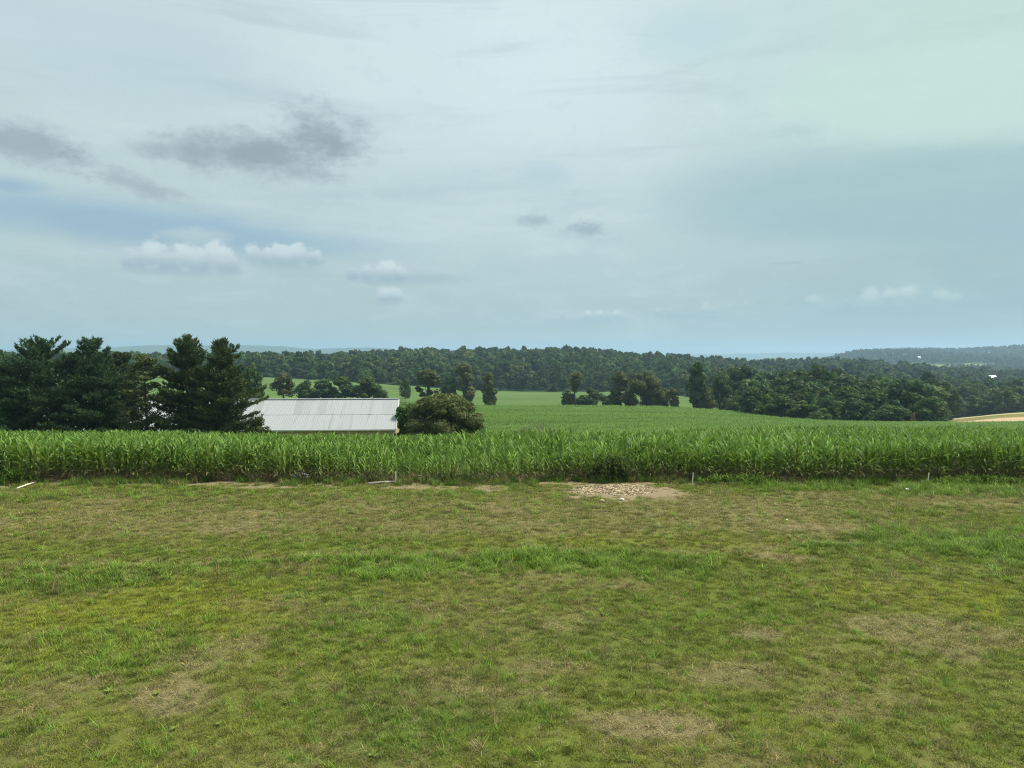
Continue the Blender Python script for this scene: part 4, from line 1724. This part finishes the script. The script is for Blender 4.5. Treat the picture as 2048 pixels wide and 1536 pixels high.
def far_house(px, d, w, dep, hw, hr, label, rz=.3, lift=0.0, cat='farmhouse'):
    x, y, z = at(px, d)
    e = empty('farm_building', (x, y, z + lift), rz)
    tag(e, label, cat)
    mb = MB(); mb.box((0, 0, hw / 2 - 3), (w, dep, hw + 6))
    mb.add([(-w / 2, -dep / 2, hw), (-w / 2, dep / 2, hw), (-w / 2, 0, hw + hr - .05)], [(0, 2, 1)])
    mb.add([(w / 2, -dep / 2, hw), (w / 2, dep / 2, hw), (w / 2, 0, hw + hr - .05)], [(0, 1, 2)])
    obj('wall', mb.mesh('wall', M['farm_white']), e)
    mb = MB()
    o_ = .5
    for sg in (-1, 1):
        vs = [(-w / 2 - o_, sg * (dep / 2 + o_), hw - hr * o_ * 2 / dep), (w / 2 + o_, sg * (dep / 2 + o_), hw - hr * o_ * 2 / dep), (w / 2 + o_, 0, hw + hr), (-w / 2 - o_, 0, hw + hr)]
        vs += [(a, b_, c + .2) for a, b_, c in vs]
        mb.add(vs, [(3, 2, 1, 0), (4, 5, 6, 7), (0, 1, 5, 4), (1, 2, 6, 5), (2, 3, 7, 6), (3, 0, 4, 7)])
    obj('roof', mb.mesh('roof', M['farm_roof']), e)
    for k in (-.3, .0, .3):
        mb = MB(); mb.box((k * w, -dep / 2 - .02, hw * .55), (w * .09, .08, hw * .3))
        obj('window', mb.mesh('window', M['dark']), e)
    return e


far_house(1984, 1000, 19, 10, 5.0, 4.5, 'white farmhouse with a pale gabled roof among the valley trees', .6, 4.5)
far_house(1880, 1150, 10, 7, 4, 3, 'small pale shed roof peeking from the trees beyond the blackish tree', .2, 9.0, 'shed')
far_house(1837, 2300, 9, 8, 2.5, 3, 'distant white building on the flank of the hazy hill', .1, 9, 'building')
far_house(1815, 1700, 20, 9, 4, 4, 'distant pale farm building on the valley floor below the hill', .5, 9, 'building')

# ------------------------------------------------------------------ small things along the edge of the corn
M['stake'] = plain('pale_wood', (.72, .68, .58), .8, .2, .2, 10, 0)
M['plastic'] = plain('white_plastic', (.78, .79, .78), .5, .4, .08, 10, 0)
M['pipe'] = plain('grey_wood', (.38, .35, .31), .8, .2, .25, 8, .1)
M['chips'] = plain('wood_chips', (.36, .28, .17), .9, .1, .35, 9, .5)


def stake(px, py, hgt, lean, label):
    x, y = ground_pt(px, py)
    y = min(y, 32.1)
    x = (px - 1024) / F * y
    e = empty('wooden_stake', (x, y, h1(x, min(y, 32.99))))
    tag(e, label, 'stake')
    mb = MB()
    w = .021
    t = hgt
    vs = [(-w, -w, .0), (w, -w, 0), (w, w, 0), (-w, w, 0), (-w + lean, -w, t), (w + lean, -w, t), (w + lean, w, t), (-w + lean, w, t)]
    mb.add(vs, [(3, 2, 1, 0), (4, 5, 6, 7), (0, 1, 5, 4), (1, 2, 6, 5), (2, 3, 7, 6), (3, 0, 4, 7)])
    mb.add([(-w, -w, 0), (w, -w, 0), (w, w, 0), (-w, w, 0), (0, 0, -.15)], [(0, 1, 4), (1, 2, 4), (2, 3, 4), (3, 0, 4)])
    obj('shaft', mb.mesh('shaft', M['stake']), e)
    return e


stake(790, 965, .56, .005, 'upright white stake by the corn beside a fallen grey log')
stake(1387, 963, .50, .03, 'slightly leaning pale stake at the end of the wood chip heap')
stake(1861, 965, .50, .015, 'pale stake standing in the bright green weeds by the corn')


def log(px0, py0, px1, py1, rad, mat, name, label, cat, z=.05):
    a = ground_pt(px0, py0); b = ground_pt(px1, py1)
    a = (a[0], min(a[1], 32.9)); b = (b[0], min(b[1], 32.9))
    A = Vector((*a, h1(*a) + z)); B = Vector((*b, h1(*b) + z))
    mb = MB()
    mid = A.lerp(B, .5) + Vector((0, .05, .02))
    mb.tube([Vector((0, 0, 0)), mid - A, B - A], [rad, rad * .9, rad * .75], 7)
    o = obj(name, mb.mesh(name, mat, True))
    o.location = A
    return tag(o, label, cat)


log(735, 971, 802, 967, .06, M['pipe'], 'fallen_log', 'weathered grey log lying at the foot of the white stake', 'log')
log(28, 981, 66, 968, .035, M['stake'], 'loose_board', 'pale bare pole lying slanted at the grass edge under the corn', 'pole', .06)


def lump(name, px, py, size, mat, label, cat, seed, flat=.6):
    import bmesh
    x, y = ground_pt(px, py)
    y = min(y, 33.1)
    x = (px - 1024) / F * y
    bm = bmesh.new()
    bmesh.ops.create_icosphere(bm, subdivisions=2, radius=1)
    r = random.Random(seed)
    off = [Vector((r.uniform(-1, 1), r.uniform(-1, 1), r.uniform(-1, 1))).normalized() for _ in range(6)]
    for v in bm.verts:
        k = 1
        for q in off:
            dd = v.co.dot(q)
            if dd > .45:
                k = min(k, .45 / dd + .25)
        v.co = Vector((v.co.x * size[0] * k, v.co.y * size[1] * k, v.co.z * size[2] * k))
    me = bpy.data.meshes.new(name)
    bm.to_mesh(me); bm.free()
    me.materials.append(mat)
    o = obj(name, me)
    o.location = (x, y, h1(x, min(y, 32.99)) + size[2] * flat)
    return tag(o, label, cat)


lump('plastic_scrap', 1818, 983, (.13, .09, .08), M['plastic'], 'small white plastic scrap in the weeds below the pale stake', 'litter', 1)
lump('white_stone', 1578, 1043, (.05, .04, .035), M['plastic'], 'small white stone on the brown thin grass', 'stone', 2)
lump('stone', 1205, 1006, (.14, .10, .08), M['chips'], 'flat tan stone lying below the wood chip heap', 'stone', 3)
lump('stone', 1245, 1003, (.11, .09, .07), M['stake'], 'pale stone next to the flat tan stone', 'stone', 4)
lump('board_scrap', 1845, 966, (.28, .07, .03), M['plastic'], 'thin white board scrap lying left of the pale stake', 'litter', 5)
lump('board_scrap', 1890, 967, (.24, .06, .03), M['plastic'], 'thin pale board scrap lying right of the pale stake', 'litter', 6)


def plastic_sheet():
    x, y = (597 - 1024) / F * 33.0, 33.0
    r = random.Random(8)
    mb = MB()
    for i in range(9):
        c = Vector((r.uniform(-.35, .35), r.uniform(-.1, .1), r.uniform(.05, .30)))
        a = Vector((r.uniform(-.12, .12), r.uniform(-.06, .06), r.uniform(-.08, .08)))
        b = Vector((r.uniform(-.08, .08), r.uniform(-.06, .06), r.uniform(-.08, .08)))
        n = a.cross(b).normalized() * .01
        mb.add([c - a - b, c + a - b, c + a + b, c - a + b, c + n * 2], [(0, 1, 4), (1, 2, 4), (2, 3, 4), (3, 0, 4), (3, 2, 1, 0)])
    o = obj('plastic_bag', mb.mesh('plastic_bag', M['plastic']))
    o.location = (x, y, .08)
    tag(o, 'torn white plastic bag caught at the foot of the corn', 'litter')


plastic_sheet()


def chip_heap():
    """low heap of tan wood chips and clods in front of the corn"""
    cx, cy = ground_pt(1235, 980)
    cy = 30.9
    cx = (1235 - 1024) / F * cy
    e = empty('wood_chip_heap', (cx, cy, 0))
    tag(e, 'low spread heap of tan wood chips and soil in front of the corn', 'heap')
    n, m = 56, 36
    X, Y = np.meshgrid(np.linspace(-2.6, 2.6, n), np.linspace(-1.9, 1.7, m))
    d = np.sqrt((X / 2.3) ** 2 + ((Y - .25 * X * .3) / 1.45) ** 2)
    k = ss(1.02 - d + (fbm(X * 1.3 + 4, Y * 1.6, 14, 4) - .5) * 1.1, 0, .8)
    Z = .13 * k + .06 * (fbm(X * 4, Y * 4, 15, 3) - .5) * k - .03
    v = np.stack([X, Y, Z], -1).reshape(-1, 3)
    i = np.arange(n * m).reshape(m, n)
    f = np.stack([i[:-1, :-1], i[:-1, 1:], i[1:, 1:], i[1:, :-1]], -1).reshape(-1, 4)
    kk = k.ravel()[f].max(1) > .04
    obj('heap_base', mesh_from('heap_base', v, f[kk], M['chips'], True), e)
    r = random.Random(4)
    mb = MB()
    kf = k.ravel(); vi = [q for q in range(n * m) if kf[q] > .12]
    for _ in range(1500):
        q = v[r.choice(vi)]
        s = r.uniform(.02, .085)
        a = r.uniform(0, 6.283)
        c = Vector((q[0] + r.uniform(-.06, .06), q[1] + r.uniform(-.06, .06), q[2] + .015))
        u = Vector((math.cos(a), math.sin(a), r.uniform(-.3, .4))) * s
        w = Vector((-math.sin(a), math.cos(a), r.uniform(-.2, .3))) * s * r.uniform(.15, .4)
        nn = u.cross(w).normalized() * .015
        mb.add([c - u - w, c + u - w, c + u + w, c - u + w, c - u - w - nn, c + u - w - nn, c + u + w - nn, c - u + w - nn],
               [(0, 1, 2, 3), (0, 4, 5, 1), (1, 5, 6, 2), (2, 6, 7, 3), (3, 7, 4, 0)])
    m_, nt, out = new_mat('loose_chips')
    ri = island()
    cc = cmix(ri, (.20, .155, .095), (.42, .34, .22))
    p = principled(nt, cc, .9, .1)
    nt.links.new(p.outputs[0], out.inputs['Surface'])
    o = obj('chips', mb.mesh('chips', m_), e)
    o['kind'] = 'stuff'


chip_heap()


def brush_pile():
    """heap of dead purple-brown twigs beyond the crest"""
    x, y, z = at(1075, 76)
    r = random.Random(6)
    mb = MB()
    for i in range(420):
        a = r.uniform(-2.35, 2.35)
        h = 2.2 * math.sqrt(max(.05, 1 - (a / 2.45) ** 2)) * r.uniform(.35, 1.05)
        p = Vector((a, r.uniform(-.9, .9), r.uniform(-.1, .3)))
        q = Vector((a + r.uniform(-.7, .7), p.y + r.uniform(-.4, .4), h + .75))
        mb.tube([p, p.lerp(q, .5) + Vector((r.uniform(-.1, .1), 0, 0)), q], [.025, .018, .006], 3)
    o = obj('brush_pile', mb.mesh('brush_pile', M['twig']))
    o.location = (x, y, z)
    tag(o, 'heap of dead brownish brush in the green field beyond the corn', 'brush pile')


brush_pile()


def weed_patch(px, d, n, h, w, colr, label, seed):
    x, y, z = at(px, d)
    r = random.Random(seed)
    mb = MB()
    for _ in range(n):
        bx, by = r.gauss(0, w), r.gauss(0, .25)
        hh = h * r.uniform(.5, 1.1) * math.exp(-(bx / (w * 2.2)) ** 2)
        az = r.uniform(0, 6.283)
        v, f = blade_strip((bx, by, 0), az, hh, .02, r.uniform(0, .2), r.uniform(.1, .5), 4)
        mb.add(v, f)
        for q in range(5):
            v, f = blade_strip((bx, by, hh * r.uniform(.2, .9)), r.uniform(0, 6.283), .22, .05, r.uniform(.5, 1.2), r.uniform(.2, 1.2), 3)
            mb.add(v, f)
    e = empty('weed_clump', (x, y, z))
    tag(e, label, 'weeds')
    c = obj('foliage', mb.mesh('foliage', M['leaf_obj']), e)
    c.color = (*colr, 1)


weed_patch(1228, 32.9, 190, 1.35, .55, (.060, .090, .028), 'tall dark weed clump at the corn edge behind the wood chip heap', 3)
weed_patch(1480, 32.2, 150, .45, 1.3, (.085, .150, .022), 'bright green weed clump between the corn and the brown grass', 4)
weed_patch(1960, 32.2, 170, .42, 1.4, (.095, .165, .022), 'yellow-green weed clump beside the pale stake at the corn edge', 5)
weed_patch(20, 32.3, 150, .8, .55, (.065, .125, .024), 'leafy green weed clump next to the slanted pale pole', 6)
weed_patch(905, 32.7, 140, .5, 1.1, (.070, .105, .030), 'low dull green weed clump beside the fallen log', 7)

# leafy rosettes on the near lawn
def rosette(px, py, size, seed):
    x, y = ground_pt(px, py)
    r = random.Random(seed)
    mb = MB()
    for k in range(11):
        v, f = blade_strip((0, 0, .01), k * .571 * 2 + r.uniform(-.2, .2), size * r.uniform(.7, 1.1), size * .42, r.uniform(.6, 1.2), r.uniform(.2, .8), 4)
        mb.add(v, f)
    o = obj('broadleaf_weed', mb.mesh('broadleaf_weed', M['leaf_obj']))
    o.location = (x, y, h1(x, y))
    o.color = (.20, .27, .06, 1)
    tag(o, 'pale green broadleaf weed rosette in the thin near grass', 'weed', 'broadleaf weeds in the near lawn')


for i, (px, py, s) in enumerate(((205, 1396, .16), (302, 1402, .14), (335, 1474, .12), (427, 1464, .11), (740, 1528, .14), (1140, 1510, .11), (255, 1403, .10), (585, 1254, .13))):
    rosette(px, py, s * .72, 40 + i)

# ------------------------------------------------------------------ haze
def haze():
    m, nt, out = new_mat('haze_air')
    pv = nt.nodes.new('ShaderNodeVolumePrincipled')
    pv.inputs['Color'].default_value = (.48, .68, .89, 1)
    pv.inputs['Density'].default_value = 1.5e-4
    pv.inputs['Density Attribute'].default_value = ''
    pv.inputs['Anisotropy'].default_value = .25
    nt.links.new(pv.outputs[0], out.inputs['Volume'])
    mb = MB()
    mb.box((0, 8000, 55), (44000, 18600, 250))
    o = obj('haze', mb.mesh('haze', m))
    tag(o, 'pale blue haze in the air over the valley', 'haze', kind='stuff')


haze()
